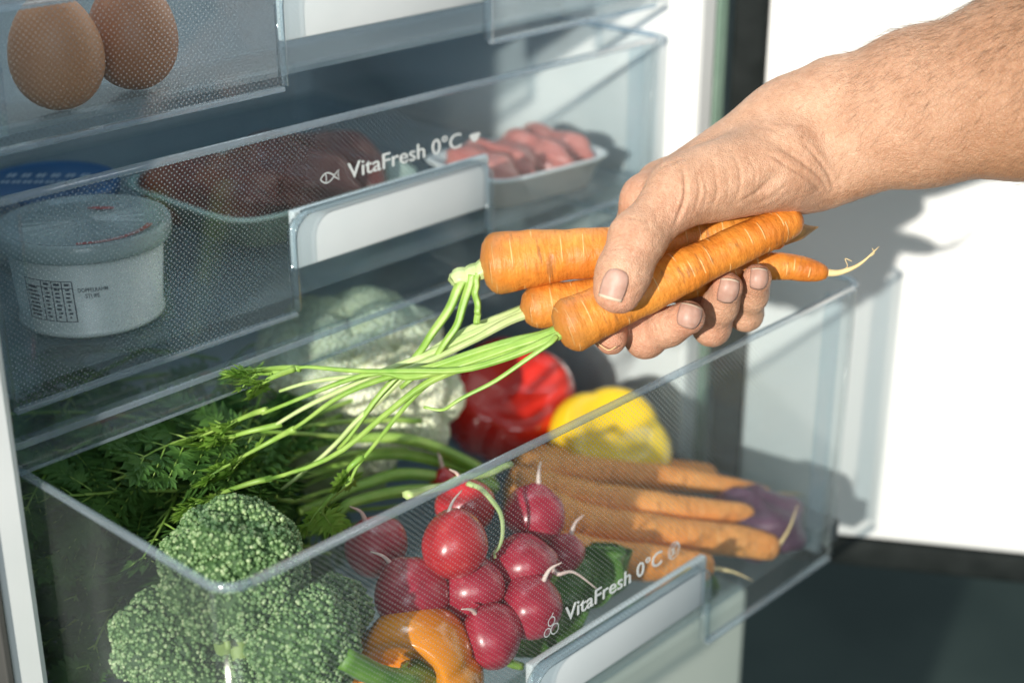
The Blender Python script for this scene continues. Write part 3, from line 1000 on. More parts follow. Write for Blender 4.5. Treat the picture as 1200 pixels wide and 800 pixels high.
def make_mesh(name, data, mat, smooth=True):
    me = bpy.data.meshes.new(name)
    me.from_pydata([tuple(v) for v in data[0]], [], data[1])
    me.polygons.foreach_set('use_smooth', [smooth] * len(me.polygons))
    me.materials.append(M[mat])
    return me


FR = []
for sd in range(5):
    s, l = leaf_spray(0.17 + 0.02 * (sd % 3), sd * 7 + 3, pinnae=6 + sd % 3, droop=0.12 + 0.05 * (sd % 4), leaflet=0.0145)
    FR.append((make_mesh('stalk', s, 'stalk'), make_mesh('leaflets', l, 'leaf_deep')))

gr = thing('carrot_greens', 'heap of dark feathery carrot greens at the back left of the bottom drawer', 'greens', (0.17, 0.24, 0.02))
spots = []
for k in range(64):
    x = 0.185 + rnd.uniform(-0.06, 0.105)
    y = 0.150 + rnd.random() * 0.22
    z = rnd.uniform(0.03, 0.115)
    lo_, hi_ = (-0.75, 0.12) if y < 0.20 else (-0.6, 0.7)
    az = math.pi + rnd.uniform(lo_, hi_)
    spots.append((x, y, z, az, rnd.uniform(-0.10, 0.16), rnd.uniform(-0.6, 0.6), rnd.uniform(0.75, 1.0)))
for k, (x, y, z, az, pit, rol, sc) in enumerate(spots):
    a, b = FR[k % 5]
    fr = bpy.data.objects.new('frond', a); COL.objects.link(fr)
    fr.parent = gr
    L = 0.19 * sc
    ex = x + L * math.cos(az)
    if ex < 0.012:
        sc *= max(0.45, (x - 0.012) / (x - ex))
    fr.location = (x - 0.17, y - 0.24, z - 0.02)
    fr.rotation_euler = (rol, -pit, az)
    fr.scale = (sc, sc, sc)
    lf = bpy.data.objects.new('leaflets', b); COL.objects.link(lf)
    lf.parent = fr
    lf['kind'] = 'stuff'


def carrot(label, pts, r0, r1, mat, group, seed, tail=None, tail_mat='root_hair', tailr=0.0016, n=70, head_round=0.05, tip_round=0.03, name='carrot', bulge=0.0):
    path = spline(pts, n)
    t = np.linspace(0, 1, n)
    hr = np.sqrt(np.clip(1 - np.clip(1 - t / head_round, 0, 1) ** 2, 0, 1)) * 0.92 + 0.08
    tr = np.sqrt(np.clip(1 - np.clip(1 - (1 - t) / tip_round, 0, 1) ** 2, 0, 1)) * 0.9 + 0.1
    rr = random.Random(seed)
    ph = [rr.uniform(0, 6.28) for _ in range(5)]
    taper = r0 + (r1 - r0) * t ** 0.9 + bulge * np.sin(math.pi * t)
    rad = taper * hr * tr * (1 + 0.026 * np.sin(17 * t + ph[0]) + 0.016 * np.sin(41 * t + ph[1]) + 0.009 * np.sin(83 * t + ph[4]))
    # round the head end off over its own length
    root = thing(name, label, 'carrot', tuple(path[0]), group)
    v, f, uv = sweep(path, rad, 28, wobble=lambda q, a: 0.02 * math.sin(2 * a + ph[2] + 5 * q) + 0.015 * math.sin(3 * a + ph[3] - 9 * q))
    body = link_mesh('body', v, f, mat, root, True, uv)
    if tail:
        p = spline([tuple(path[-2])] + tail, 24)
        v, f, _ = sweep(p, np.linspace(tailr, 0.00015, 24), 8)
        link_mesh('root_tail', v, f, tail_mat, root)
    # crown hollow where the stalks leave
    d = path[0] - path[3]; d /= np.linalg.norm(d)
    return root, d


def stalks(root, lines, mat='stalk'):
    for pts, ra, rb in lines:
        p = spline(pts, 26)
        p = p + np.array([[0.0009 * math.sin(k * 0.9 + ra * 9000), 0.0009 * math.sin(k * 0.63 + rb * 7000), 0.0009 * math.sin(k * 0.75 + ra * 5000)] for k in range(26)]) * np.linspace(0, 1, 26)[:, None]
        v, f, _ = sweep(p, np.linspace(ra, rb, 26), 20, flat=0.72, wobble=lambda q, an: 0.10 * math.sin(6 * an))
        link_mesh('stalk', v, f, mat, root)


def place_spray(root, p0, d, data, mat_name):
    """Leafy tip at the end of a stalk."""
    x, y, a = frame_from(d, (0.2, 0.3, 1))
    (sv, sf), (lv, lf) = data
    tr = lambda q: tuple(np.array(p0) + q[0] * a + q[1] * x + q[2] * y)
    s = link_mesh('leaf_stem', [tr(q) for q in sv], sf, 'stalk', root)
    l = link_mesh('leaflets', [tr(q) for q in lv], lf, mat_name, None, origin=root['_o'])
    l.parent = s
    l['kind'] = 'stuff'


HELD = 'carrots held in the hand'
cA, _ = carrot('bright carrot in front, pinned across the others under the thumb', [(0.2149, 0.0130, 0.2202), (0.2416, -0.0025, 0.2311), (0.2723, -0.0205, 0.2448), (0.3064, -0.0366, 0.2570), (0.3331, -0.0476, 0.2647)], 0.0138, 0.0088, 'carrot', HELD, 1, head_round=0.085, tip_round=0.075)
cB, _ = carrot('thick upper carrot of the held three, running behind the thumb to a brown tip', [(0.2245, 0.0736, 0.2372), (0.2523, 0.0466, 0.2416), (0.2796, 0.0181, 0.2452), (0.3124, -0.0115, 0.2514), (0.3375, -0.0374, 0.2530)], 0.0165, 0.0085, 'carrot', HELD, 2, head_round=0.07, tip_round=0.03,
               tail=[(0.3424, -0.0409, 0.2531), (0.3476, -0.0432, 0.2532), (0.3544, -0.0455, 0.2535)], tail_mat='root_brown', tailr=0.0074)
cC, _ = carrot('lower held carrot, half hidden, its thin root pointing right past the fingers', [(0.2362, 0.0562, 0.2139), (0.2657, 0.0285, 0.2200), (0.2994, -0.0008, 0.2258), (0.3307, -0.0319, 0.2347), (0.3515, -0.0561, 0.2314)], 0.0125, 0.0058, 'carrot', HELD, 3, head_round=0.08, tip_round=0.10,
               tail=[(0.3556, -0.0602, 0.2319), (0.3629, -0.0669, 0.2363), (0.3704, -0.0726, 0.2451)], tailr=0.0022)
# stray root hairs
for root, pts in ((cC, [(0.3557, -0.0601, 0.2323), (0.3572, -0.0629, 0.2354), (0.3566, -0.0614, 0.2394), (0.3578, -0.0648, 0.2385)]), (cC, [(0.3658, -0.0685, 0.2387), (0.3684, -0.0712, 0.2415), (0.3677, -0.0703, 0.2443)]),
                  (cA, [(0.3262, -0.0454, 0.2667), (0.3254, -0.0451, 0.2709), (0.3246, -0.0444, 0.2732)]), (cB, [(0.2369, 0.0039, 0.2101), (0.2372, -0.0025, 0.2082), (0.2399, -0.0057, 0.2101)])):
    v, f, _ = sweep(spline(pts, 14), [0.00022] * 14, 5)
    link_mesh('root_hair', v, f, 'root_hair', root)

stalks(cA, [
    ([(0.2203, 0.0111, 0.2214), (0.2128, 0.0167, 0.2175), (0.2040, 0.0291, 0.2121), (0.1852, 0.0536, 0.1987), (0.1726, 0.0727, 0.1923), (0.1618, 0.0922, 0.1899), (0.1255, 0.1362, 0.1676)], 0.0046, 0.0011),
    ([(0.2188, 0.0098, 0.2218), (0.2138, 0.0188, 0.2175), (0.2045, 0.0320, 0.2125), (0.1837, 0.0593, 0.2003), (0.1706, 0.0801, 0.1907), (0.1512, 0.1051, 0.1770), (0.1340, 0.1219, 0.1591)], 0.0040, 0.0012),
    ([(0.2178, 0.0100, 0.2206), (0.2112, 0.0175, 0.2160), (0.2001, 0.0336, 0.2074), (0.1870, 0.0536, 0.1967), (0.1764, 0.0675, 0.1880), (0.1626, 0.0819, 0.1695), (0.1467, 0.1018, 0.1485), (0.1242, 0.1334, 0.1299)], 0.0038, 0.0013),
    ([(0.2209, 0.0127, 0.2198), (0.2139, 0.0234, 0.2148), (0.2016, 0.0409, 0.2066), (0.1854, 0.0612, 0.1935), (0.1726, 0.0732, 0.1779), (0.1566, 0.0886, 0.1494), (0.1492, 0.0944, 0.1334)], 0.0030, 0.0010),
    ([(0.2162, 0.0086, 0.2206), (0.2074, 0.0152, 0.2160), (0.1953, 0.0291, 0.2075), (0.1803, 0.0499, 0.1996), (0.1640, 0.0777, 0.1960), (0.1487, 0.1111, 0.1927), (0.1428, 0.1238, 0.1902)], 0.0030, 0.0009),
    ([(0.2121, 0.0094, 0.2198), (0.2056, 0.0108, 0.2160), (0.1871, 0.0288, 0.1978), (0.1725, 0.0454, 0.1841), (0.1672, 0.0557, 0.1812)], 0.0016, 0.0007),
])
stalks(cC, [
    ([(0.2397, 0.0527, 0.2143), (0.2324, 0.0580, 0.2102), (0.2163, 0.0703, 0.2025), (0.1974, 0.0848, 0.1931), (0.1763, 0.1034, 0.1817), (0.1539, 0.1251, 0.1677), (0.1365, 0.1400, 0.1541)], 0.0042, 0.0011),
    ([(0.2413, 0.0542, 0.2144), (0.2336, 0.0604, 0.2111), (0.2150, 0.0752, 0.2029), (0.1949, 0.0900, 0.1870), (0.1727, 0.1064, 0.1623), (0.1586, 0.1152, 0.1445), (0.1360, 0.1355, 0.1204)], 0.0036, 0.0011),
    ([(0.2378, 0.0510, 0.2134), (0.2286, 0.0569, 0.2097), (0.2111, 0.0683, 0.2004), (0.1860, 0.0871, 0.1874), (0.1630, 0.1144, 0.1817), (0.1405, 0.1397, 0.1735)], 0.0032, 0.0010),
], 'stalk_pale')
stalks(cB, [
    ([(0.2276, 0.0705, 0.2376), (0.2230, 0.0734, 0.2344), (0.2179, 0.0776, 0.2323), (0.2133, 0.0818, 0.2311)], 0.0062, 0.0046),
], 'stalk_pale')
stalks(cB, [
    ([(0.2174, 0.0771, 0.2331), (0.2136, 0.0778, 0.2278), (0.2088, 0.0788, 0.2186), (0.1999, 0.0832, 0.2052), (0.1925, 0.0892, 0.1919), (0.1752, 0.1023, 0.1677), (0.1603, 0.1173, 0.1406)], 0.0034, 0.0013),
    ([(0.2181, 0.0735, 0.2338), (0.2152, 0.0726, 0.2273), (0.2073, 0.0730, 0.2116), (0.1985, 0.0782, 0.1947), (0.1850, 0.0930, 0.1747)], 0.0030, 0.0013),
    ([(0.2198, 0.0708, 0.2349), (0.2173, 0.0697, 0.2289), (0.2155, 0.0668, 0.2185), (0.2143, 0.0652, 0.2112)], 0.0022, 0.0018),
])
for p0, p1, L, sd, ll in (((0.1434, 0.1232, 0.1902), (0.1297, 0.1425, 0.1850), 0.030, 31, 0.009), ((0.1413, 0.1254, 0.1902), (0.1229, 0.1422, 0.1728), 0.024, 32, 0.008), ((0.1554, 0.0913, 0.1465), (0.1488, 0.0959, 0.1350), 0.022, 33, 0.009),
                      ((0.1390, 0.1296, 0.1878), (0.1244, 0.1491, 0.1789), 0.034, 34, 0.009), ((0.1283, 0.1340, 0.1688), (0.1179, 0.1520, 0.1542), 0.045, 35, 0.010), ((0.1354, 0.1208, 0.1599), (0.1226, 0.1381, 0.1399), 0.045, 36, 0.010),
                      ((0.1266, 0.1313, 0.1307), (0.1129, 0.1499, 0.1166), 0.045, 37, 0.010), ((0.1501, 0.0946, 0.1350), (0.1472, 0.0990, 0.1194), 0.032, 38, 0.010), ((0.1399, 0.1371, 0.1553), (0.1243, 0.1544, 0.1436), 0.045, 39, 0.010)):
    d = np.array(p1) - np.array(p0)
    place_spray(cA, p0, d, leaf_spray(L, sd, pinnae=4, droop=0.1, leaflet=ll, width=0.75), 'leaf_bright')

# carrots lying in the drawer
LY = 'carrots lying in the bottom drawer'
for lab, pts, r0, r1, tail in (
    ('topmost carrot lying in the drawer, just under the yellow pepper', [(0.3355, 0.1546, 0.0463), (0.3861, 0.1252, 0.0349), (0.4307, 0.0886, 0.0271), (0.4762, 0.0475, 0.0134)], 0.0150, 0.0050, [(0.4861, 0.0372, 0.0139), (0.4916, 0.0307, 0.0129)]),
    ('second carrot down in the drawer pile', [(0.3158, 0.1435, 0.0457), (0.3503, 0.1091, 0.0368), (0.3894, 0.0709, 0.0299), (0.4347, 0.0329, 0.0210)], 0.0165, 0.0060, None),
    ('long curved carrot, third down in the drawer pile', [(0.3041, 0.1165, 0.0460), (0.3358, 0.0894, 0.0314), (0.3739, 0.0584, 0.0215), (0.4095, 0.0311, 0.0129), (0.4313, 0.0110, 0.0054)], 0.0165, 0.0080, [(0.4358, 0.0075, 0.0204), (0.4438, 0.0076, 0.0344)]),
    ('lowest carrot in the drawer pile, thin root at its tip', [(0.2903, 0.0911, 0.0326), (0.3271, 0.0613, 0.0222), (0.3618, 0.0354, 0.0146), (0.3755, 0.0220, 0.0116)], 0.0145, 0.0075, [(0.3841, 0.0126, 0.0087), (0.3906, 0.0028, 0.0038)]),
    ('carrot half buried at the back of the drawer pile', [(0.3600, 0.1697, 0.0359), (0.4156, 0.1347, 0.0240), (0.4767, 0.0934, 0.0115)], 0.0150, 0.0070, None)):
    carrot(lab, pts, r0, r1, 'carrot_dull', LY, hash(lab) % 97 if False else len(lab), tail=tail, tailr=0.0014, tip_round=0.06)


def pepper(name, label, loc, axis, R, H, lobes, mat, seed, stem_pts, group=None, hint=(0, 0, 1), deep=0.10, sink=0.20):
    r = random.Random(seed)
    ph = r.uniform(0, 6)
    amp = [r.uniform(0.8, 1.2) for _ in range(lobes)]
    x, y, a = frame_from(axis, hint)

    def fn(t, p):
        c = -math.cos(p)               # -1 blossom end, +1 stem end
        lob = math.cos(lobes * t + ph)
        k = int(((lobes * t + ph) / (2 * math.pi) + 0.5)) % lobes
        s = math.sin(p) ** 0.62
        rr = R * s * (1 + deep * (abs(math.cos(lobes * (t + ph) / 2)) ** 0.55 - 0.75)) * (1.0 + 0.10 * c)
        z = H / 2 * c
        # sunk shoulders round the stem and lobed bottom
        if c > 0.3:
            z -= H * sink * max(0, 1 - (math.sin(p) / 0.62)) ** 1.2
            z += H * 0.05 * abs(math.cos(lobes * (t + ph) / 2)) * math.sin(p)
        if c < -0.5:
            z += H * 0.14 * max(0, 1 - (math.sin(p) / 0.55)) ** 1.2
        rr *= 1 + 0.03 * math.sin(2 * t + ph)
        return tuple(np.array(loc) + rr * math.cos(t) * x + rr * math.sin(t) * y + z * a)
    vs, fs = uv_sphere(84, 44, fn)
    root = thing(name, label, 'bell pepper', loc, group)
    link_mesh('body', vs, fs, mat, root)
    if stem_pts:
        p = spline(stem_pts, 16)
        rad = np.interp(np.linspace(0, 1, 16), [0, 0.15, 0.5, 0.9, 1], [0.0115, 0.0070, 0.0050, 0.0060, 0.0068])
        v, f, _ = sweep(p, rad, 12, wobble=lambda q, an: 0.08 * math.sin(5 * an))
        link_mesh('stem', v, f, 'pepper_stem', root)
    return root


pepper('bell_pepper', 'glossy red bell pepper behind the held carrots', (0.4110, 0.2302, 0.0419), (-0.35, -0.50, 0.80), 0.0445, 0.080, 4, 'red_pepper', 3, None, 'bell peppers in the bottom drawer', deep=0.13)
pepper('bell_pepper', 'yellow bell pepper behind the drawer rim above the carrot pile', (0.4265, 0.1499, 0.0289), (-0.30, -0.45, 0.85), 0.0415, 0.066, 4, 'yellow_pepper', 5, None, 'bell peppers in the bottom drawer', deep=0.11)
pepper('bell_pepper', 'orange bell pepper with green stem beside the broccoli', (0.1484, 0.0463, 0.0415), (-0.80, -0.42, 0.10), 0.0345, 0.062, 3, 'orange_pepper', 9,
       [(0.1365, 0.0323, 0.0495), (0.1182, 0.0213, 0.0617), (0.0971, 0.0210, 0.0762), (0.0804, 0.0267, 0.0925)], 'bell peppers in the bottom drawer', deep=0.15, sink=0.36)


def radish(label, loc, R, axis, mat, seed, tail=None, n_stub=True):
    loc = (loc[0] + max(0, R + 0.0065 - loc[1]), max(loc[1], R + 0.0065), loc[2])
    r = random.Random(seed)
    ph = [r.uniform(0, 6) for _ in range(4)]
    x, y, a = frame_from(axis)

    def fn(t, p):
        c = -math.cos(p)
        rr = R * math.sin(p) * (1 + 0.055 * math.sin(2 * t + ph[0]) + 0.03 * math.sin(3 * t + ph[1]) + 0.03 * math.sin(4 * p + ph[3]))
        z = R * (0.97 + 0.10 * math.sin(ph[3])) * c * (1 + 0.04 * math.sin(2 * t + ph[2]) * math.sin(p))
        if c > 0.9:
            z += R * 0.10 * (c - 0.9) / 0.1
        return tuple(np.array(loc) + rr * math.cos(t) * x + rr * math.sin(t) * y + z * a)
    vs, fs = uv_sphere(36, 26, fn)
    root = thing('radish', label, 'radish', loc, 'red radishes in the bottom drawer')
    link_mesh('body', vs, fs, mat, root)
    tp = np.array(loc) + a * R * 1.0
    if tail is None:
        tail = [tuple(tp + a * 0.006 + x * 0.002), tuple(tp + a * 0.012 - y * 0.004 + x * .004)]
    p = spline([tuple(tp - a * 0.003)] + tail, 18)
    v, f, _ = sweep(p, np.linspace(0.0016, 0.0003, 18), 8)
    link_mesh('root_tail', v, f, 'radish_root', root)
    if n_stub:
        q = np.array(loc) - a * R * 0.95
        v, f, _ = sweep(spline([tuple(q), tuple(q - a * 0.006), tuple(q - a * 0.013 + y * 0.004)], 8), np.linspace(0.003, 0.0022, 8), 9)
        link_mesh('stalk_stub', v, f, 'stalk', root)
    return root


radish('bright red radish in the middle with its pale root rising from the top', (0.1821, 0.0525, 0.0991), 0.0178, (0.05, -0.25, 1), 'radish', 1, [(0.1807, 0.0546, 0.1156), (0.1852, 0.0564, 0.1212), (0.1947, 0.0589, 0.1236)])
radish('bright red radish just behind the one with the rising root', (0.2216, 0.0835, 0.0942), 0.0158, (-0.2, 0.1, 1), 'radish', 2)
radish('round radish highest on the right of the heap, beside the carrots', (0.2526, 0.0606, 0.0850), 0.0172, (0.4, 0.1, 0.9), 'radish_deep', 3)
radish('radish below the highest right one, thin root pointing right', (0.2244, 0.0429, 0.0720), 0.0172, (0.75, -0.55, 0.1), 'radish_deep', 4, [(0.2298, 0.0229, 0.0721), (0.2376, 0.0175, 0.0719), (0.2465, 0.0079, 0.0612)])
radish('small radish squeezed between the heap and the carrots', (0.2676, 0.0510, 0.0570), 0.0125, (0.3, -0.2, 0.9), 'radish_deep', 5)
radish('large dull radish behind the orange pepper, left of the lowest one', (0.1906, 0.0500, 0.0687), 0.0188, (-0.1, -0.4, -0.8), 'radish_deep', 6)
radish('large dull radish farthest left above the orange pepper', (0.1592, 0.0616, 0.0745), 0.0195, (-0.2, 0.5, 0.8), 'radish_deep', 7)
radish('radish lowest in the heap, behind the printed lettering', (0.2021, 0.0161, 0.0596), 0.0185, (0.2, -0.3, 0.8), 'radish_deep', 8)
radish('dark radish beneath the drawer rim beside the broccoli', (0.1726, 0.1038, 0.0810), 0.0178, (-0.2, 0.2, 0.9), 'radish_deep', 9)
radish('radish low behind the orange pepper near the drawer floor', (0.1815, 0.0256, 0.0547), 0.0165, (-0.4, 0.2, 0.8), 'radish_deep', 10)
radish('pale pink radish top just showing above the drawer rim', (0.2601, 0.1400, 0.0724), 0.0085, (0.2, 0.2, 0.9), 'radish', 12)
# radish stalk arching over the heap and a cut stalk at the rim
ra = thing('radish_stalk', 'thin yellow-green stalk arching over the radishes', 'stalk', (0.2105, 0.0625, 0.1181))
stalks(ra, [([(0.2085, 0.0682, 0.1188), (0.2096, 0.0603, 0.1182), (0.2099, 0.0506, 0.1134), (0.2093, 0.0426, 0.1044), (0.2035, 0.0415, 0.0928), (0.2007, 0.0407, 0.0865)], 0.0018, 0.0008)], 'stalk_pale')
rb = thing('cut_stalk', 'pale cut stalk lying along the inside of the drawer rim', 'stalk', (0.1656, 0.0690, 0.1283))
stalks(rb, [([(0.1740, 0.0795, 0.1211), (0.1977, 0.0821, 0.1148), (0.2227, 0.0844, 0.1105), (0.2619, 0.0857, 0.1031)], 0.0030, 0.0024)], 'stalk_pale')
for k, (pts, lab) in enumerate((([(0.2894, 0.1400, 0.0715), (0.2598, 0.1537, 0.0940), (0.2341, 0.1704, 0.1022), (0.2031, 0.1881, 0.1030), (0.1681, 0.2011, 0.0893)], 'thick green stalk above the broccoli, uppermost of four'),
                       ([(0.2994, 0.1388, 0.0611), (0.2542, 0.1554, 0.0870), (0.2273, 0.1710, 0.0915), (0.1850, 0.1831, 0.0893)], 'thick green stalk above the broccoli, second of four'),
                       ([(0.2933, 0.1293, 0.0610), (0.2417, 0.1499, 0.0822), (0.2073, 0.1565, 0.0848), (0.1685, 0.1638, 0.0809)], 'thick green stalk above the broccoli, third of four'),
                       ([(0.2728, 0.1239, 0.0681), (0.2269, 0.1341, 0.0825), (0.1897, 0.1439, 0.0854), (0.1701, 0.1438, 0.0770)], 'thick green stalk above the broccoli, lowest of four'))):
    q = thing('green_stalk', lab, 'stalk', pts[0], 'thick green stalks in the drawer')
    stalks(q, [(pts, 0.0052, 0.0026)], 'stalk')


# broccoli
def bead(n):
    bm = bmesh.new()
    bmesh.ops.create_icosphere(bm, subdivisions=1, radius=1.0)
    d = bm_data(bm)
    return np.array(d[0]), np.array(d[1])


BV, BF = bead(1)


def bead_heads(spheres, spacing, rmin, rmax, seed, jitter=0.25, lump=0.0, view=None, squash=1.0):
    """Beads over the outside of a cluster of spheres."""
    g = np.random.default_rng(seed)
    P_, Rr, Nn = [], [], []
    cs = np.array([s[0] for s in spheres]); rs = np.array([s[1] for s in spheres])
    for i, (c, r) in enumerate(spheres):
        n = int(4 * math.pi * r * r / (spacing * spacing * 0.87))
        k = np.arange(n) + 0.5
        ph = np.arccos(1 - 2 * k / n)
        th = math.pi * (1 + 5 ** 0.5) * k
        d = np.stack([np.cos(th) * np.sin(ph), np.sin(th) * np.sin(ph), np.cos(ph)], 1)
        d += g.normal(0, jitter * spacing / r * 0.5, d.shape)
        d /= np.linalg.norm(d, axis=1)[:, None]
        q = np.array(c) + d * r * (1 + g.normal(0, 0.010, n))[:, None]
        if lump:
            q += d * (lump * (np.sin(d[:, 0] * 9 + i) + np.sin(d[:, 1] * 8 + 2 * i) + np.sin(d[:, 2] * 10 + 3 * i)))[:, None]
        dist = np.linalg.norm(q[:, None, :] - cs[None], axis=2) - rs[None] * 0.965
        dist[:, i] = 1
        keep = dist.min(1) > 0
        P_.append(q[keep]); Nn.append(d[keep])
        Rr.append(g.uniform(rmin, rmax, keep.sum()))
    P_ = np.vstack(P_); Rr = np.concatenate(Rr); Nn = np.vstack(Nn)
    V = (P_[:, None, :] + BV[None] * Rr[:, None, None] * g.uniform(0.85, 1.15, (len(P_), 1, 3))).reshape(-1, 3)
    F = (BF[None] + (np.arange(len(P_)) * len(BV))[:, None, None]).reshape(-1, 3)
    return V, F


BC = (0.060, 0.076, 0.0)
bro = thing('broccoli', 'green broccoli head standing in the front left corner of the drawer', 'broccoli', BC)
heads = []


def floret(c, R_, n, seed, tilt):
    """A floret: a core ball and smaller knobs over its outer side."""
    g_ = np.random.default_rng(seed)
    heads.append((c, R_ * 0.80))
    tl = np.array(tilt, float); tl /= np.linalg.norm(tl)
    k_ = 0
    for q in range(n * 2):
        zc = 1 - 2 * (q + 0.5) / (n * 2)
        th = q * 2.39996 + seed
        d_ = np.array([math.sqrt(1 - zc * zc) * math.cos(th), math.sqrt(1 - zc * zc) * math.sin(th), zc])
        if d_ @ tl < -0.35:
            continue
        rr_ = R_ * g_.uniform(0.34, 0.46)
        heads.append((tuple(np.array(c) + d_ * (R_ * g_.uniform(0.97, 1.06) - rr_)), rr_))


floret((0.0642, 0.0816, 0.1224), 0.0355, 16, 1, (-0.2, -0.3, 1))
floret((0.0357, 0.1013, 0.0897), 0.0270, 12, 2, (-0.9, -0.2, 0.5))
floret((0.0748, 0.0512, 0.0916), 0.0305, 14, 3, (0.2, -0.9, 0.5))
floret((0.0335, 0.0813, 0.0691), 0.0230, 10, 4, (-0.7, -0.6, 0.2))
floret((0.1202, 0.0775, 0.0764), 0.0190, 9, 5, (0.9, 0.0, 0.5))
floret((0.0606, 0.0911, 0.0803), 0.0250, 10, 6, (-0.6, -0.7, 0.3))
floret((0.0556, 0.0607, 0.0662), 0.0240, 10, 7, (-0.3, -0.9, 0.1))
heads = [((max(c[0], 0.0055 + r), max(c[1], 0.0060 + r), c[2]), r) for c, r in heads]
v, f = bead_heads(heads, 0.00245, 0.00085, 0.00165, 5, jitter=0.65, lump=0.0003)
o = link_mesh('flower_buds', v, f, 'bud', bro); o['kind'] = 'stuff'
parts = []
for c, r in heads:
    vs, fs = uv_sphere(20, 14, lambda t, p, c=c, r=r: (c[0] + .985 * r * math.sin(p) * math.cos(t), c[1] + .985 * r * math.sin(p) * math.sin(t), c[2] - .985 * r * math.cos(p)))
    parts.append((vs, fs))
v, f = join(parts)
link_mesh('floret_bed', v, f, 'bud_bed', bro)
for c, r in [h for h in heads if h[1] > 0.0145]:
    v, f, _ = sweep(spline([(0.062, 0.080, 0.012), ((c[0] + 0.062) / 2, (c[1] + 0.08) / 2, c[2] * 0.55), c], 10), np.linspace(0.0075, 0.0045, 10), 10)
    link_mesh('floret_stem', v, f, 'broc_stem', bro)
v, f, _ = sweep([(0.062, 0.080, -0.011), (0.062, 0.080, 0.01), (0.062, 0.081, 0.04)], [0.017, 0.018, 0.02], 16)
link_mesh('trunk', v, f, 'broc_stem', bro)
for pts, ra_ in (([(0.0464, 0.0669, 0.1040), (0.0504, 0.0593, 0.1139), (0.0597, 0.0570, 0.1161)], 0.0024), ([(0.0442, 0.0635, 0.0972), (0.0456, 0.0670, 0.1053), (0.0495, 0.0677, 0.1106)], 0.0020)):
    v, f, _ = sweep(spline(pts, 10), np.linspace(ra_, ra_ * 0.6, 10), 9)
    link_mesh('branchlet', v, f, 'broc_stem', bro)

# cauliflower
CC = (0.2823, 0.2418, 0.0954)
cau = thing('cauliflower', 'pale cauliflower under the glass shelf behind the held stalks', 'cauliflower', CC)
g = np.random.default_rng(4)
chead = []
for k in range(46):
    z = 1 - 1.5 * (k + 0.5) / 46
    th = k * 2.39996
    s = math.sqrt(1 - z * z)
    r = 0.013 + 0.005 * g.random()
    chead.append(((CC[0] + 0.053 * s * math.cos(th), CC[1] + 0.053 * s * math.sin(th), CC[2] + 0.048 * z), r))
v, f = bead_heads(chead, 0.0034, 0.0022, 0.0028, 8, jitter=0.4)
o = link_mesh('curds', v, f, 'curd', cau); o['kind'] = 'stuff'
parts = []
for c, r in chead + [(CC, 0.050)]:
    parts.append(uv_sphere(18, 12, lambda t, p, c=c, r=r: (c[0] + r * math.sin(p) * math.cos(t), c[1] + r * math.sin(p) * math.sin(t), c[2] - r * math.cos(p))))
v, f = join(parts)
link_mesh('curd_bed', v, f, 'curd', cau)


def broad_leaf(L, W, curl, seed, ruffle=0.05, nu=26, nv=14, cup=0.5):
    r = random.Random(seed)
    ph = [r.uniform(0, 6) for _ in range(4)]
    V = []
    for i in range(nu + 1):
        u = i / nu
        w = W * (math.sin(math.pi * min(1, u * 0.93 + 0.05)) ** 0.7)
        for j in range(nv + 1):
            q = 2 * j / nv - 1
            e = abs(q) ** 2
            z = cup * W * 0.5 * e + ruffle * W * e * math.sin(14 * u + ph[0] + 2 * q) + 0.02 * W * math.sin(30 * u + 9 * abs(q)) * (1 - e)
            a = curl * u
            x = L * (math.sin(a) / curl if abs(curl) > 1e-3 else u)
            zz = L * ((1 - math.cos(a)) / curl if abs(curl) > 1e-3 else 0)
            V.append((x - z * math.sin(a), q * w / 2, zz + z * math.cos(a)))
    F = [(i * (nv + 1) + j, (i + 1) * (nv + 1) + j, (i + 1) * (nv + 1) + j + 1, i * (nv + 1) + j + 1) for i in range(nu) for j in range(nv)]
    return V, F


def put_leaf(name, data, loc, ax, nrm, mat, parent=None, origin=None, thick=0.0008):
    a = np.array(ax, float); a /= np.linalg.norm(a)
    n_ = np.array(nrm, float); n_ -= a * n_.dot(a); n_ /= np.linalg.norm(n_)
    b = np.cross(n_, a)
    V = [tuple(np.array(loc) + q[0] * a + q[1] * b + q[2] * n_) for q in data[0]]
    o = link_mesh(name, V, data[1], mat, parent, origin=origin)
    md = o.modifiers.new('thickness', 'SOLIDIFY'); md.thickness = thick
    return o


for an in (1.5, 2.5, 3.5):
    k = int(an)
    out_ = np.array([math.cos(an), math.sin(an), 0])
    put_leaf('wrapper_leaf', broad_leaf(0.105, 0.085, 1.25, 40 + k, 0.04, cup=0.35), np.array(CC) + out_ * 0.020 + np.array([0, 0, -0.072]), out_ * 0.9 + np.array([0, 0, 0.25]), np.array([0, 0, 1]) * 0.9 - out_ * 0.35, 'curd_leaf', cau)

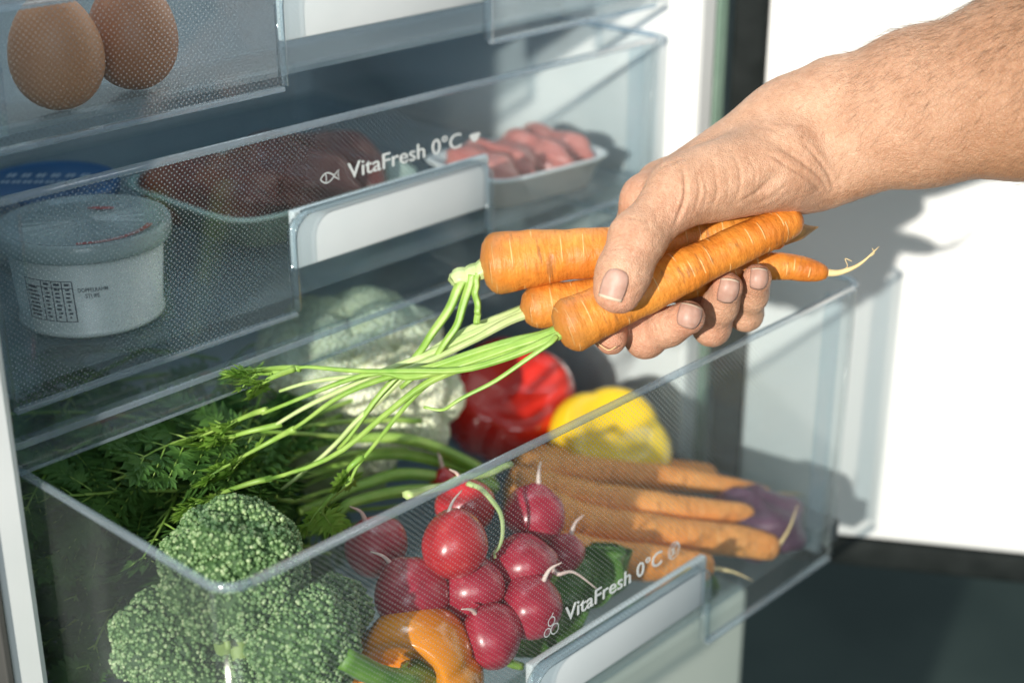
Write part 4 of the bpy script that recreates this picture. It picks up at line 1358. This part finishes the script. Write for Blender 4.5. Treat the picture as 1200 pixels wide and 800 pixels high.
# purple leaf head at the right of the drawer
PC = (0.447, 0.0410, 0.007)
pur = thing('red_cabbage', 'dark purple leafy cabbage at the right end of the bottom drawer', 'cabbage', PC)
def ph_fn(t, p):
    rr = 0.0285 * (1 + 0.06 * math.sin(5 * t + 2 * p) + 0.05 * math.sin(7 * p + t))
    return (PC[0] + rr * 1.15 * math.sin(p) * math.cos(t), PC[1] + rr * 1.2 * math.sin(p) * math.sin(t), PC[2] - rr * 0.72 * math.cos(p))
v, f = uv_sphere(40, 26, ph_fn)
link_mesh('heart', v, f, 'purple_leaf', pur)
for k in range(9):
    an = k * 0.7 + 0.2
    d = np.array([math.cos(an), math.sin(an), 0])
    lf = broad_leaf(0.027, 0.040, 1.7, 60 + k, 0.12, cup=0.4)
    put_leaf('leaf', lf, np.array(PC) + d * 0.008 + np.array([0, 0, -0.017]), d * 0.9 + np.array([0, 0, 0.15 + 0.25 * (k % 2)]), np.array([0, 0, 1]) - d * 0.2, 'purple_leaf', pur)

# broad green leaves by the lettering
for k, (lab, loc, ax, nr, L, W, cu) in enumerate((
    ('curled green leaf behind the lower lettering', (0.2709, 0.0567, 0.0206), (0.8, -0.25, 0.25), (-0.6, -0.4, 0.7), 0.050, 0.034, 0.9),
    ('folded green leaf tip above the lower lettering', (0.2919, 0.0636, 0.0167), (0.9, -0.25, 0.1), (-0.4, -0.5, 0.8), 0.046, 0.034, 1.4),
    ('small green leaf at the right end of the handle', (0.3764, 0.0417, -0.0012), (0.45, -0.1, -0.5), (-0.6, -0.5, 0.3), 0.026, 0.022, 0.6),
    ('green leaf under the radishes on the drawer floor', (0.2073, 0.0508, 0.0168), (0.95, 0.1, 0.0), (-0.2, -0.5, 0.9), 0.085, 0.045, 0.3))):
    o = put_leaf('green_leaf', broad_leaf(L, W, cu, 80 + k, 0.10, cup=0.45), loc, ax, nr, 'leaf_broad')
    tag(o, lab, 'leaf', 'loose green leaves in the drawer')

# ------------------------------------------------------------------ the hand and forearm
HO = np.array((0.2745, -0.0184, 0.2518))
HX = np.array([0.68342, -0.73003, 0.0]); HY = np.array([0.73003, 0.68342, 0.0]); HZ = np.array([0.0, 0.0, 1.0])
HB = np.stack([HX, HY, HZ])


def loc_(p):
    return HB @ (np.array(p, float) - HO)


def surface_nets(S, org, h):
    """Naive surface nets on a signed grid; returns verts, quads."""
    ins = S < 0
    nx, ny, nz = S.shape
    c = np.zeros((nx - 1, ny - 1, nz - 1), np.int8)
    for dx in (0, 1):
        for dy in (0, 1):
            for dz in (0, 1):
                c += ins[dx:nx - 1 + dx, dy:ny - 1 + dy, dz:nz - 1 + dz]
    act = (c > 0) & (c < 8)
    idx = np.argwhere(act)
    ids = -np.ones(act.shape, np.int64)
    ids[act] = np.arange(len(idx))
    acc = np.zeros((len(idx), 3)); cnt = np.zeros(len(idx))
    corners = [(a, b, d) for a in (0, 1) for b in (0, 1) for d in (0, 1)]
    for i, a in enumerate(corners):
        for b in corners[i + 1:]:
            if sum(abs(x - y) for x, y in zip(a, b)) != 1:
                continue
            va = S[idx[:, 0] + a[0], idx[:, 1] + a[1], idx[:, 2] + a[2]]
            vb = S[idx[:, 0] + b[0], idx[:, 1] + b[1], idx[:, 2] + b[2]]
            cr = (va < 0) != (vb < 0)
            t = va / np.where(np.abs(va - vb) < 1e-12, 1e-12, va - vb)
            pt = np.array(a)[None] + t[:, None] * (np.array(b) - np.array(a))[None]
            acc[cr] += pt[cr]; cnt[cr] += 1
    V = org + h * (idx + acc / cnt[:, None])
    Q = []
    for ax in range(3):
        s0 = [slice(None)] * 3; s1 = [slice(None)] * 3
        s0[ax] = slice(0, -1); s1[ax] = slice(1, None)
        a = ins[tuple(s0)]; b = ins[tuple(s1)]
        e = np.argwhere(a != b)
        o1, o2 = [(1, 2), (2, 0), (0, 1)][ax]
        ok = (e[:, o1] > 0) & (e[:, o2] > 0) & (e[:, o1] < S.shape[o1] - 1) & (e[:, o2] < S.shape[o2] - 1)
        e = e[ok]
        def cell(d1, d2):
            q = e.copy(); q[:, o1] -= d1; q[:, o2] -= d2
            return ids[q[:, 0], q[:, 1], q[:, 2]]
        quad_ = np.stack([cell(1, 1), cell(0, 1), cell(0, 0), cell(1, 0)], 1)
        fl = ~a[e[:, 0], e[:, 1], e[:, 2]]
        quad_[fl] = quad_[fl][:, ::-1]
        Q.append(quad_)
    Q = np.vstack(Q)
    return V, Q[(Q >= 0).all(1)]


H_STEP = 0.00088
lo = np.array([-0.062, -0.075, -0.062]); hi = np.array([0.255, 0.105, 0.150])
dims = np.ceil((hi - lo) / H_STEP).astype(int)
gx = (lo[0] + H_STEP * np.arange(dims[0])).astype(np.float32)
gy = (lo[1] + H_STEP * np.arange(dims[1])).astype(np.float32)
gz = (lo[2] + H_STEP * np.arange(dims[2])).astype(np.float32)
S = np.full(dims, 0.05, np.float32)


def window(pts, pad):
    pts = np.array(pts)
    a = np.floor((pts.min(0) - pad - lo) / H_STEP).astype(int)
    b = np.ceil((pts.max(0) + pad - lo) / H_STEP).astype(int)
    a = np.clip(a, 0, dims - 1); b = np.clip(b, 1, dims)
    sl = tuple(slice(i, j) for i, j in zip(a, b))
    return sl, gx[sl[0]][:, None, None], gy[sl[1]][None, :, None], gz[sl[2]][None, None, :]


def smin(a, b, k):
    h = np.clip(0.5 + 0.5 * (b - a) / k, 0, 1)
    return b * (1 - h) + a * h - k * h * (1 - h)


def cone(a, b, ra, rb, k=0.006):
    """Tapered capsule between world points a and b, blended in."""
    a, b = loc_(a), loc_(b)
    sl, X, Y, Z = window([a, b], max(ra, rb) + 0.03)
    d = b - a
    L2 = float(d @ d)
    t = np.clip(((X - a[0]) * d[0] + (Y - a[1]) * d[1] + (Z - a[2]) * d[2]) / L2, 0, 1)
    dist = np.sqrt((X - a[0] - t * d[0]) ** 2 + (Y - a[1] - t * d[1]) ** 2 + (Z - a[2] - t * d[2]) ** 2) - (ra + (rb - ra) * t)
    S[sl] = smin(S[sl], dist.astype(np.float32), k)


def limb(a, b, ra, rb, wide, k=0.010):
    """Tapered capsule with an oval section: ra, rb = (half width along 'wide', half thickness)."""
    a, b = loc_(a), loc_(b)
    sl, X, Y, Z = window([a, b], max(max(ra), max(rb)) + 0.03)
    d = b - a
    L2 = float(d @ d)
    w = HB @ np.array(wide, float)
    w -= d * (w @ d) / L2; w /= np.linalg.norm(w)
    n_ = np.cross(d, w); n_ /= np.linalg.norm(n_)
    t = np.clip(((X - a[0]) * d[0] + (Y - a[1]) * d[1] + (Z - a[2]) * d[2]) / L2, 0, 1)
    px, py, pz = X - a[0] - t * d[0], Y - a[1] - t * d[1], Z - a[2] - t * d[2]
    r1 = ra[0] + (rb[0] - ra[0]) * t; r2 = ra[1] + (rb[1] - ra[1]) * t
    c1 = px * w[0] + py * w[1] + pz * w[2]; c2 = px * n_[0] + py * n_[1] + pz * n_[2]
    dd = d / math.sqrt(L2)
    c3 = px * dd[0] + py * dd[1] + pz * dd[2]
    q = np.sqrt((c1 / r1) ** 2 + (c2 / r2) ** 2 + (c3 / r2) ** 2)
    dist = (q - 1) * np.minimum(r1, r2)
    S[sl] = smin(S[sl], dist.astype(np.float32), k)


def ball(c, r, k=0.006):
    cone(c, tuple(np.array(c) + 1e-4), r, r, k)


WIDE = (0.28, 0.27, 0.92)
# forearm and wrist
limb((0.4307, -0.1656, 0.3477), (0.4049, -0.1237, 0.3325), (0.052, 0.042), (0.0450, 0.037), WIDE)
limb((0.4049, -0.1237, 0.3325), (0.3793, -0.0815, 0.3180), (0.0450, 0.037), (0.0375, 0.030), WIDE)
limb((0.3793, -0.0815, 0.3180), (0.3572, -0.0520, 0.3068), (0.0375, 0.030), (0.0335, 0.0235), WIDE)
limb((0.3572, -0.0520, 0.3068), (0.3412, -0.0328, 0.2975), (0.0330, 0.0230), (0.0290, 0.0200), WIDE)
# back of the hand: four metacarpals
cone((0.3468, -0.0280, 0.3098), (0.2879, 0.0135, 0.2700), 0.0185, 0.0125, 0.012)
cone((0.3564, -0.0221, 0.3051), (0.3085, 0.0207, 0.2710), 0.0170, 0.0128, 0.012)
cone((0.3646, -0.0199, 0.2971), (0.3293, 0.0253, 0.2682), 0.0170, 0.0125, 0.012)
cone((0.3651, -0.0255, 0.2889), (0.3472, 0.0214, 0.2621), 0.0170, 0.0118, 0.012)
# ball of the thumb, heel of the hand, web
limb((0.3252, -0.0390, 0.2906), (0.2920, -0.0216, 0.2873), (0.0195, 0.0180), (0.0175, 0.0160), WIDE, 0.012)
cone((0.3240, -0.0397, 0.2928), (0.2748, -0.0149, 0.2837), 0.0180, 0.0150, 0.012)
limb((0.3462, -0.0429, 0.2796), (0.3374, -0.0242, 0.2740), (0.0150, 0.018), (0.014, 0.018), WIDE, 0.012)
cone((0.2847, -0.0089, 0.2849), (0.2840, 0.0089, 0.2737), 0.0120, 0.0110, 0.010)
# thumb
cone((0.2748, -0.0149, 0.2837), (0.2473, -0.0115, 0.2673), 0.0150, 0.0122, 0.008)
ball((0.2464, -0.0113, 0.2662), 0.0126, 0.006)
cone((0.2461, -0.0115, 0.2654), (0.2337, -0.0131, 0.2517), 0.0120, 0.0118, 0.006)
limb((0.2344, -0.0136, 0.2533), (0.2276, -0.0147, 0.2437), (0.0128, 0.0115), (0.0112, 0.0090), (0.683, -0.73, 0.1), 0.006)
S_thumb = S.copy()


def finger(mcp, pip, dip, tip, r):
    global S
    keep = S
    S = np.full(dims, 0.05, np.float32)
    cone(mcp, pip, r[0], r[1], 0.004)
    ball(pip, r[1] * 1.05, 0.004)
    cone(pip, dip, r[1], r[2], 0.004)
    ball(dip, r[2] * 1.04, 0.004)
    m_ = tuple(np.array(dip) * 0.45 + np.array(tip) * 0.55)
    cone(dip, m_, r[2], r[2] * 1.02, 0.004)
    cone(m_, tip, r[2] * 1.02, r[3], 0.004)
    f = S
    S = keep
    # blend only where the finger leaves the palm; elsewhere fingers keep apart
    a = loc_(mcp)
    dm = np.sqrt((gx[:, None, None] - a[0]) ** 2 + (gy[None, :, None] - a[1]) ** 2 + (gz[None, None, :] - a[2]) ** 2)
    kk = np.clip(0.009 - (dm - 0.012) * 0.35, 0.0012, 0.009).astype(np.float32)
    hh = np.clip(0.5 + 0.5 * (f - S) / kk, 0, 1)
    S = (f * (1 - hh) + S * hh - kk * hh * (1 - hh)).astype(np.float32)


finger((0.2864, 0.0150, 0.2700), (0.2986, 0.0421, 0.2218), (0.2698, 0.0246, 0.2055), (0.2471, 0.0036, 0.2094), (0.0122, 0.0096, 0.0088, 0.0080))
finger((0.3075, 0.0217, 0.2710), (0.3065, 0.0374, 0.2125), (0.2692, -0.0009, 0.2043), (0.2706, -0.0262, 0.2223), (0.0124, 0.0100, 0.0092, 0.0086))
finger((0.3286, 0.0260, 0.2682), (0.3313, 0.0227, 0.2109), (0.3033, -0.0178, 0.2050), (0.2960, -0.0311, 0.2324), (0.0120, 0.0096, 0.0088, 0.0080))
finger((0.3466, 0.0221, 0.2621), (0.3471, 0.0084, 0.2202), (0.3220, -0.0259, 0.2089), (0.3124, -0.0377, 0.2346), (0.0112, 0.0086, 0.0078, 0.0074))

V, Q = surface_nets(S, lo, H_STEP)
# light smoothing
nb_i = np.concatenate([Q[:, [0, 1]], Q[:, [1, 2]], Q[:, [2, 3]], Q[:, [3, 0]]])
nb_i = np.vstack([nb_i, nb_i[:, ::-1]])


def neigh_mean(A):
    s = np.zeros_like(A); c = np.zeros(len(A))
    np.add.at(s, nb_i[:, 0], A[nb_i[:, 1]]); np.add.at(c, nb_i[:, 0], 1)
    return s / c.reshape((-1,) + (1,) * (A.ndim - 1))


for it in range(8):
    V = V + 0.5 * (neigh_mean(V) - V) if it % 2 == 0 else V - 0.35 * (neigh_mean(V) - V)


def vnormals(V):
    n = np.zeros_like(V)
    fn = np.cross(V[Q[:, 2]] - V[Q[:, 0]], V[Q[:, 3]] - V[Q[:, 1]])
    for k in range(4):
        np.add.at(n, Q[:, k], fn)
    return n / (np.linalg.norm(n, axis=1)[:, None] + 1e-12)


Nn = vnormals(V)
W = V @ HB + HO                       # world positions
# skin folds: grooves that run over the side of the hand turned to the front left
VIEW = np.array([0.71, 0.60, -0.36]); VIEW /= np.linalg.norm(VIEW)
E1 = np.array([0.68342, -0.73003, 0.0]); E2 = np.cross(E1, VIEW)
E1 = np.cross(VIEW, E2)
facing = -(Nn @ HB) @ VIEW
WP = np.stack([W @ E1, W @ E2], 1)


def groove(pts, depth, width, fade=True, near=None):
    global disp
    pp = spline(pts, 30)
    q = np.stack([pp @ E1, pp @ E2], 1)
    d2 = np.full(len(WP), 1e3); tt = np.zeros(len(WP))
    bb = (WP > q.min(0) - 0.006).all(1) & (WP < q.max(0) + 0.006).all(1) & (facing > 0.05)
    bb &= np.abs((W - pp.mean(0)) @ VIEW) < 0.030
    ii = np.where(bb)[0]
    if len(ii) == 0:
        return
    dd = np.linalg.norm(WP[ii][:, None, :] - q[None], axis=2)
    j = dd.argmin(1)
    d = dd.min(1)
    env = np.sin(math.pi * np.clip(j / 29.0, 0.03, 0.97)) ** 0.5 if fade else 1.0
    depth = depth * 1.1
    width = width * 0.85
    disp[ii] -= depth * env * np.exp(-(d / width) ** 2)
    disp[ii] += 0.16 * depth * env * np.exp(-((d - 2.0 * width) / width) ** 2)


disp = np.zeros(len(V))
D = 0.745
# main fold where the thumb leaves the palm, then the row of folds beside it
groove([(0.2675, -0.0212, 0.2995), (0.2662, -0.0242, 0.2923), (0.2629, -0.0261, 0.2837), (0.2596, -0.0240, 0.2737)], 0.0016, 0.0011)
groove([(0.2723, -0.0240, 0.3033), (0.2712, -0.0279, 0.2950), (0.2691, -0.0304, 0.2874), (0.2685, -0.0278, 0.2776)], 0.00055, 0.0009)
groove([(0.2732, -0.0282, 0.2980), (0.2723, -0.0324, 0.2897), (0.2723, -0.0310, 0.2791)], 0.00035, 0.0007)
groove([(0.2794, -0.0297, 0.3063), (0.2777, -0.0330, 0.2980), (0.2776, -0.0347, 0.2873), (0.2751, -0.0340, 0.2791)], 0.00050, 0.0010)
groove([(0.2815, -0.0361, 0.2995), (0.2803, -0.0395, 0.2920), (0.2801, -0.0379, 0.2814)], 0.00030, 0.0008)
groove([(0.2900, -0.0325, 0.3072), (0.2900, -0.0382, 0.2981), (0.2886, -0.0399, 0.2876), (0.2866, -0.0378, 0.2798)], 0.00048, 0.0011)
groove([(0.2946, -0.0384, 0.3057), (0.2948, -0.0438, 0.2973), (0.2961, -0.0437, 0.2867)], 0.00032, 0.0009)
groove([(0.2633, -0.0195, 0.2950), (0.2624, -0.0227, 0.2882), (0.2596, -0.0221, 0.2793)], 0.0004, 0.0008)
groove([(0.2582, -0.0164, 0.2912), (0.2576, -0.0199, 0.2844), (0.2559, -0.0195, 0.2770)], 0.0003, 0.0007)
groove([(0.2639, -0.0075, 0.2975), (0.2679, -0.0136, 0.2996), (0.2748, -0.0186, 0.3034)], 0.00030, 0.0008)
groove([(0.2782, -0.0127, 0.3058), (0.2862, -0.0200, 0.3081), (0.2961, -0.0248, 0.3121)], 0.00028, 0.0008)
groove([(0.2506, -0.0124, 0.2844), (0.2499, -0.0182, 0.2816), (0.2492, -0.0212, 0.2756)], 0.00028, 0.0006)
groove([(0.2479, -0.0105, 0.2829), (0.2467, -0.0162, 0.2793), (0.2457, -0.0188, 0.2733)], 0.00024, 0.0006)
groove([(0.2879, -0.0379, 0.2795), (0.2962, -0.0438, 0.2841), (0.3064, -0.0472, 0.2912)], 0.00050, 0.0010)
groove([(0.2969, -0.0447, 0.2789), (0.3046, -0.0501, 0.2835), (0.3130, -0.0524, 0.2890)], 0.00040, 0.0010)
# wrist folds
groove([(0.3094, -0.0414, 0.3006), (0.3140, -0.0497, 0.2952), (0.3237, -0.0568, 0.2876), (0.3309, -0.0613, 0.2799)], 0.0010, 0.0012)
groove([(0.3135, -0.0434, 0.3044), (0.3193, -0.0539, 0.2975), (0.3276, -0.0601, 0.2891), (0.3331, -0.0632, 0.2806)], 0.0008, 0.0011)
groove([(0.3225, -0.0521, 0.3060), (0.3255, -0.0596, 0.2990), (0.3313, -0.0635, 0.2899), (0.3345, -0.0642, 0.2814)], 0.0009, 0.0011)
groove([(0.3186, -0.0472, 0.3071), (0.3173, -0.0351, 0.3116), (0.3159, -0.0260, 0.3110)], 0.0004, 0.0012)
# tendon hollow at the wrist
groove([(0.3133, -0.0332, 0.3077), (0.3212, -0.0460, 0.3007), (0.3282, -0.0545, 0.2914)], 0.0012, 0.0045)
groove([(0.2974, -0.0412, 0.2802), (0.3055, -0.0451, 0.2879), (0.3116, -0.0480, 0.2937)], 0.0010, 0.0035)
# thumb knuckle folds
for pts_, dp in (
    ([(0.2292, -0.0114, 0.2723), (0.2330, -0.0150, 0.2730), (0.2376, -0.0181, 0.2709)], 0.0004),
    ([(0.2285, -0.0120, 0.2700), (0.2323, -0.0157, 0.2708), (0.2370, -0.0188, 0.2686)], 0.0006),
    ([(0.2279, -0.0126, 0.2682), (0.2318, -0.0162, 0.2689), (0.2364, -0.0193, 0.2668)], 0.0007),
    ([(0.2274, -0.0131, 0.2663), (0.2312, -0.0167, 0.2671), (0.2358, -0.0198, 0.2649)], 0.0005),
    ([(0.2364, -0.0131, 0.2769), (0.2394, -0.0165, 0.2765), (0.2434, -0.0191, 0.2740)], 0.00035),
    ([(0.2367, -0.0118, 0.2795), (0.2403, -0.0159, 0.2789), (0.2449, -0.0194, 0.2762)], 0.00035),
    ([(0.2329, -0.0181, 0.2627), (0.2352, -0.0206, 0.2627), (0.2386, -0.0224, 0.2605)], 0.00035),
):
    groove(pts_, dp, 0.0006)
# finger joint folds
for pts_ in (
    [(0.2547, -0.0195, 0.2160), (0.2548, -0.0177, 0.2191), (0.2549, -0.0159, 0.2222)],
    [(0.2562, -0.0223, 0.2140), (0.2565, -0.0205, 0.2173), (0.2568, -0.0188, 0.2206)],
    [(0.2746, -0.0345, 0.2261), (0.2770, -0.0375, 0.2253), (0.2794, -0.0405, 0.2245)],
    [(0.2757, -0.0342, 0.2284), (0.2782, -0.0373, 0.2277), (0.2807, -0.0405, 0.2269)],
    [(0.2879, -0.0453, 0.2316), (0.2900, -0.0480, 0.2308), (0.2920, -0.0507, 0.2300)],
    [(0.2885, -0.0447, 0.2335), (0.2907, -0.0476, 0.2327), (0.2929, -0.0504, 0.2319)],
):
    groove(pts_, 0.0004, 0.0007)
# fine irregularity of the skin
disp += 0.00012 * np.sin(W[:, 0] * 900 + 3 * np.sin(W[:, 2] * 500)) * np.sin(W[:, 2] * 800 + 2 * np.sin(W[:, 1] * 600))
# soft tendons under the back of the hand and the forearm
V = V + Nn * disp[:, None]
V = V + 0.25 * (neigh_mean(V) - V)
W = V @ HB + HO


def blush(c, r):
    d = np.linalg.norm(W - np.array(c), axis=1)
    return np.exp(-(d / r) ** 2)


red = np.zeros(len(W))
for c, r, a in (((0.2275, -0.0149, 0.2407), 0.013, 0.9), ((0.2334, -0.0159, 0.2671), 0.010, 0.5), ((0.2671, -0.0320, 0.2222), 0.014, 0.8), ((0.2668, -0.0061, 0.2071), 0.014, 0.6), ((0.2906, -0.0346, 0.2380), 0.012, 0.9), ((0.3068, -0.0413, 0.2398), 0.011, 0.9),
                ((0.2457, 0.0012, 0.2082), 0.014, 0.8), ((0.2982, -0.0237, 0.2072), 0.012, 0.5), ((0.2816, 0.0114, 0.2737), 0.018, 0.6), ((0.3220, -0.0371, 0.2780), 0.020, 0.45), ((0.2613, -0.0218, 0.2801), 0.012, 0.4)):
    red = np.maximum(red, a * blush(c, r))
tan_shade_ = np.clip((W @ E1 - (np.array((0.3461, -0.0469, 0.3037)) @ E1)) / 0.10, 0, 1)  # tanned forearm, with shade of its upper part put into the colour


def skin_material():
    mt, nt, out = new_mat('skin')
    p = N(nt, 'ShaderNodeBsdfPrincipled')
    obj = coords(nt)
    base = ramp(nt, noise(nt, obj, 55, 6, 0.6), [(0.30, (0.47, 0.255, 0.155)), (0.55, (0.59, 0.345, 0.225)), (0.75, (0.655, 0.415, 0.285))])
    at = N(nt, 'ShaderNodeAttribute'); at.attribute_name = 'red'
    mx = N(nt, 'ShaderNodeMix', data_type='RGBA')
    nt.links.new(math_node(nt, 'MULTIPLY', at.outputs['Fac'], 0.55), mx.inputs['Factor'])
    nt.links.new(base, mx.inputs['A']); mx.inputs['B'].default_value = (0.58, 0.225, 0.150, 1)
    at2 = N(nt, 'ShaderNodeAttribute'); at2.attribute_name = 'tan'
    mx2 = N(nt, 'ShaderNodeMix', data_type='RGBA')
    nt.links.new(math_node(nt, 'MULTIPLY', at2.outputs['Fac'], 0.9), mx2.inputs['Factor'])
    nt.links.new(mx.outputs['Result'], mx2.inputs['A']); mx2.inputs['B'].default_value = (0.37, 0.19, 0.10, 1)
    mot = noise(nt, obj, 420, 4, 0.6)
    mx3 = N(nt, 'ShaderNodeMix', data_type='RGBA', blend_type='MULTIPLY'); mx3.inputs['Factor'].default_value = 0.55
    nt.links.new(mx2.outputs['Result'], mx3.inputs['A'])
    nt.links.new(ramp(nt, mot, [(0.32, (0.78, 0.68, 0.62)), (0.62, (1, 1, 1))]), mx3.inputs['B'])
    nt.links.new(mx3.outputs['Result'], p.inputs['Base Color'])
    p.inputs['Roughness'].default_value = 0.46
    p.inputs['Specular IOR Level'].default_value = 0.45
    p.inputs['Subsurface Weight'].default_value = 0.22
    p.inputs['Subsurface Radius'].default_value = (1.0, 0.36, 0.2)
    p.inputs['Subsurface Scale'].default_value = 0.0032
    vo = N(nt, 'ShaderNodeTexVoronoi', feature='DISTANCE_TO_EDGE'); vo.inputs['Scale'].default_value = 780
    wv = N(nt, 'ShaderNodeMix', data_type='VECTOR')
    nz = N(nt, 'ShaderNodeTexNoise'); nz.inputs['Scale'].default_value = 160; nt.links.new(obj, nz.inputs['Vector'])
    wv.inputs['Factor'].default_value = 0.004
    nt.links.new(obj, wv.inputs[4]); nt.links.new(nz.outputs['Color'], wv.inputs[5])
    nt.links.new(wv.outputs[1], vo.inputs['Vector'])
    edge = N(nt, 'ShaderNodeMapRange'); nt.links.new(vo.outputs['Distance'], edge.inputs[0]); edge.inputs[2].default_value = 0.25
    b1 = bump(nt, edge.outputs[0], 0.42, 0.0006)
    b2 = bump(nt, noise(nt, obj, 300, 6, 0.7), 0.42, 0.0014, b1)
    nt.links.new(b2, p.inputs['Normal'])
    nt.links.new(p.outputs[0], out.inputs[0])
    return mt


M['skin'] = skin_material()
M['nail'] = principled('nail', [(0.3, (0.40, 0.225, 0.175)), (0.7, (0.50, 0.31, 0.25))], 260, 4, rough=0.42, spec=0.3, sss=0.2)
M['nail_edge'] = principled('nail_edge', [(0.3, (0.62, 0.50, 0.38)), (0.7, (0.70, 0.59, 0.46))], 120, 3, rough=0.4)
M['hair'] = principled('hair', [(0.3, (0.10, 0.055, 0.028)), (0.7, (0.22, 0.13, 0.07))], 200, 2, rough=0.5)

person = thing('person', 'bare right hand and forearm reaching in from the right, gripping three carrots', 'person', tuple(HO))
body = link_mesh('hand_and_forearm', W, Q.tolist(), 'skin', person)
for nm, arr in (('red', red), ('tan', tan_shade_)):
    at = body.data.attributes.new(nm, 'FLOAT', 'POINT')
    at.data.foreach_set('value', arr.astype(np.float32))

from mathutils.bvhtree import BVHTree
bvh = BVHTree.FromPolygons([Vector(v) for v in W], Q.tolist())


def nail(c, tip_dir, look, w, l, name='nail'):
    """A curved nail plate laid on the skin: c near the nail's middle, tip_dir towards its free edge, look = outward side."""
    look = np.array(look, float); look /= np.linalg.norm(look)
    t = np.array(tip_dir, float); t -= look * t.dot(look); t /= np.linalg.norm(t)
    s = np.cross(look, t)
    nu_, nv_ = 14, 12
    V_, F_ = [], []
    for i in range(nu_ + 1):
        for j in range(nv_ + 1):
            u = 2 * i / nu_ - 1
            v_ = 2 * j / nv_ - 1
            sh = 1 - 0.10 * v_ * v_ - (0.22 * max(0, -v_) ** 3)
            p0 = np.array(c) + s * u * w * sh + t * (v_ * l + (0.10 * l * (1 - u * u) if v_ > 0 else 0) * v_ - 0.16 * l * (1 - u * u) * (1 if v_ < 0 else 0) * (-v_))
            hit = bvh.ray_cast(Vector(p0 + look * 0.02), Vector(-look), 0.05)
            q = np.array(hit[0]) if hit[0] is not None else p0
            lift = 0.00075 * (1 - u ** 4) + 0.0005 * max(0, v_) * (1 - u * u) - 0.00035 - 0.0004 * max(0, -v_) ** 4
            V_.append(q + look * lift)
    V_ = np.array(V_).reshape(nu_ + 1, nv_ + 1, 3)
    # smooth the plate a little so that it is a clean shell
    for _ in range(2):
        V_[1:-1, 1:-1] = 0.5 * V_[1:-1, 1:-1] + 0.125 * (V_[2:, 1:-1] + V_[:-2, 1:-1] + V_[1:-1, 2:] + V_[1:-1, :-2])
    W_ = V_.reshape(-1, 3)
    for i in range(nu_):
        for j in range(nv_):
            a = i * (nv_ + 1) + j
            F_.append((a, a + nv_ + 1, a + nv_ + 2, a + 1))
    o = link_mesh(name, W_, F_, 'nail', person)
    o.data.materials.append(M['nail_edge'])
    for k, pl in enumerate(o.data.polygons):
        if k % nv_ >= nv_ - 1:
            pl.material_index = 1
    md = o.modifiers.new('thickness', 'SOLIDIFY'); md.thickness = 0.0006; md.offset = -1
    return o


def dirw(p, q):
    return np.array(q) - np.array(p)


nail((0.2218, -0.0182, 0.2510), dirw((0.2307, -0.0154, 0.2582), (0.2261, -0.0129, 0.2414)), -VIEW + np.array([-0.05, -0.1, 0.2]), 0.0059, 0.0064)
nail((0.2649, -0.0319, 0.2264), dirw((0.2660, -0.0287, 0.2206), (0.2732, -0.0269, 0.2308)), -VIEW + np.array([0.10, -0.10, 0.0]), 0.0056, 0.0052)
nail((0.2902, -0.0367, 0.2341), dirw((0.2906, -0.0353, 0.2267), (0.2941, -0.0352, 0.2381)), -VIEW + np.array([0.14, -0.14, 0.05]), 0.0048, 0.0052)
nail((0.3077, -0.0424, 0.2371), dirw((0.3078, -0.0418, 0.2305), (0.3113, -0.0406, 0.2412)), -VIEW + np.array([0.14, -0.14, 0.05]), 0.0042, 0.0046)

# forearm hair
HV, HF = [], []
g = np.random.default_rng(21)
arm_axis = dirw((0.4049, -0.1237, 0.3325), (0.3572, -0.0520, 0.3068)); arm_axis /= np.linalg.norm(arm_axis)
Nw = vnormals(V) @ HB
cand = np.where((W @ E1 > np.array((0.3427, -0.0337, 0.3063)) @ E1) & (((Nw @ VIEW) < 0.25)))[0]
pos = (W[cand] @ E1 - np.array((0.3427, -0.0337, 0.3063)) @ E1) / 0.13
hgt = Nw[cand][:, 2]
wt = np.clip(pos, 0.05, 1) * np.clip(0.35 + hgt, 0.12, 1.2)
pick = g.choice(cand, 6500, p=wt / wt.sum())
for i in pick:
    p = W[i] + g.normal(0, 0.0004, 3) - Nw[i] * 0.0003
    n_ = Nw[i]
    d = arm_axis * 0.9 + np.array([0, 0, -0.75]) + g.normal(0, 0.28, 3)
    d -= n_ * (d @ n_); d /= np.linalg.norm(d)
    L = g.uniform(0.004, 0.0105)
    bend_ = g.normal(0, 0.25, 3)
    pts = [p, p + d * L * 0.5 + n_ * L * 0.16 + bend_ * L * 0.05, p + d * L + n_ * L * 0.14 + bend_ * L * 0.25]
    sd = np.cross(d, n_)
    r_ = 0.000042
    b0 = len(HV)
    for q, rr in zip(pts, (r_, r_ * 0.85, r_ * 0.2)):
        HV += [q + sd * rr, q - sd * rr * 0.5 + n_ * rr * 0.87, q - sd * rr * 0.5 - n_ * rr * 0.87]
    for s in range(2):
        for c in range(3):
            e = (c + 1) % 3
            HF.append((b0 + s * 3 + c, b0 + s * 3 + e, b0 + s * 3 + 3 + e, b0 + s * 3 + 3 + c))
o = link_mesh('arm_hair', HV, HF, 'hair', person)
o['kind'] = 'stuff'

for ob in bpy.data.objects:
    if '_o' in ob:
        del ob['_o']
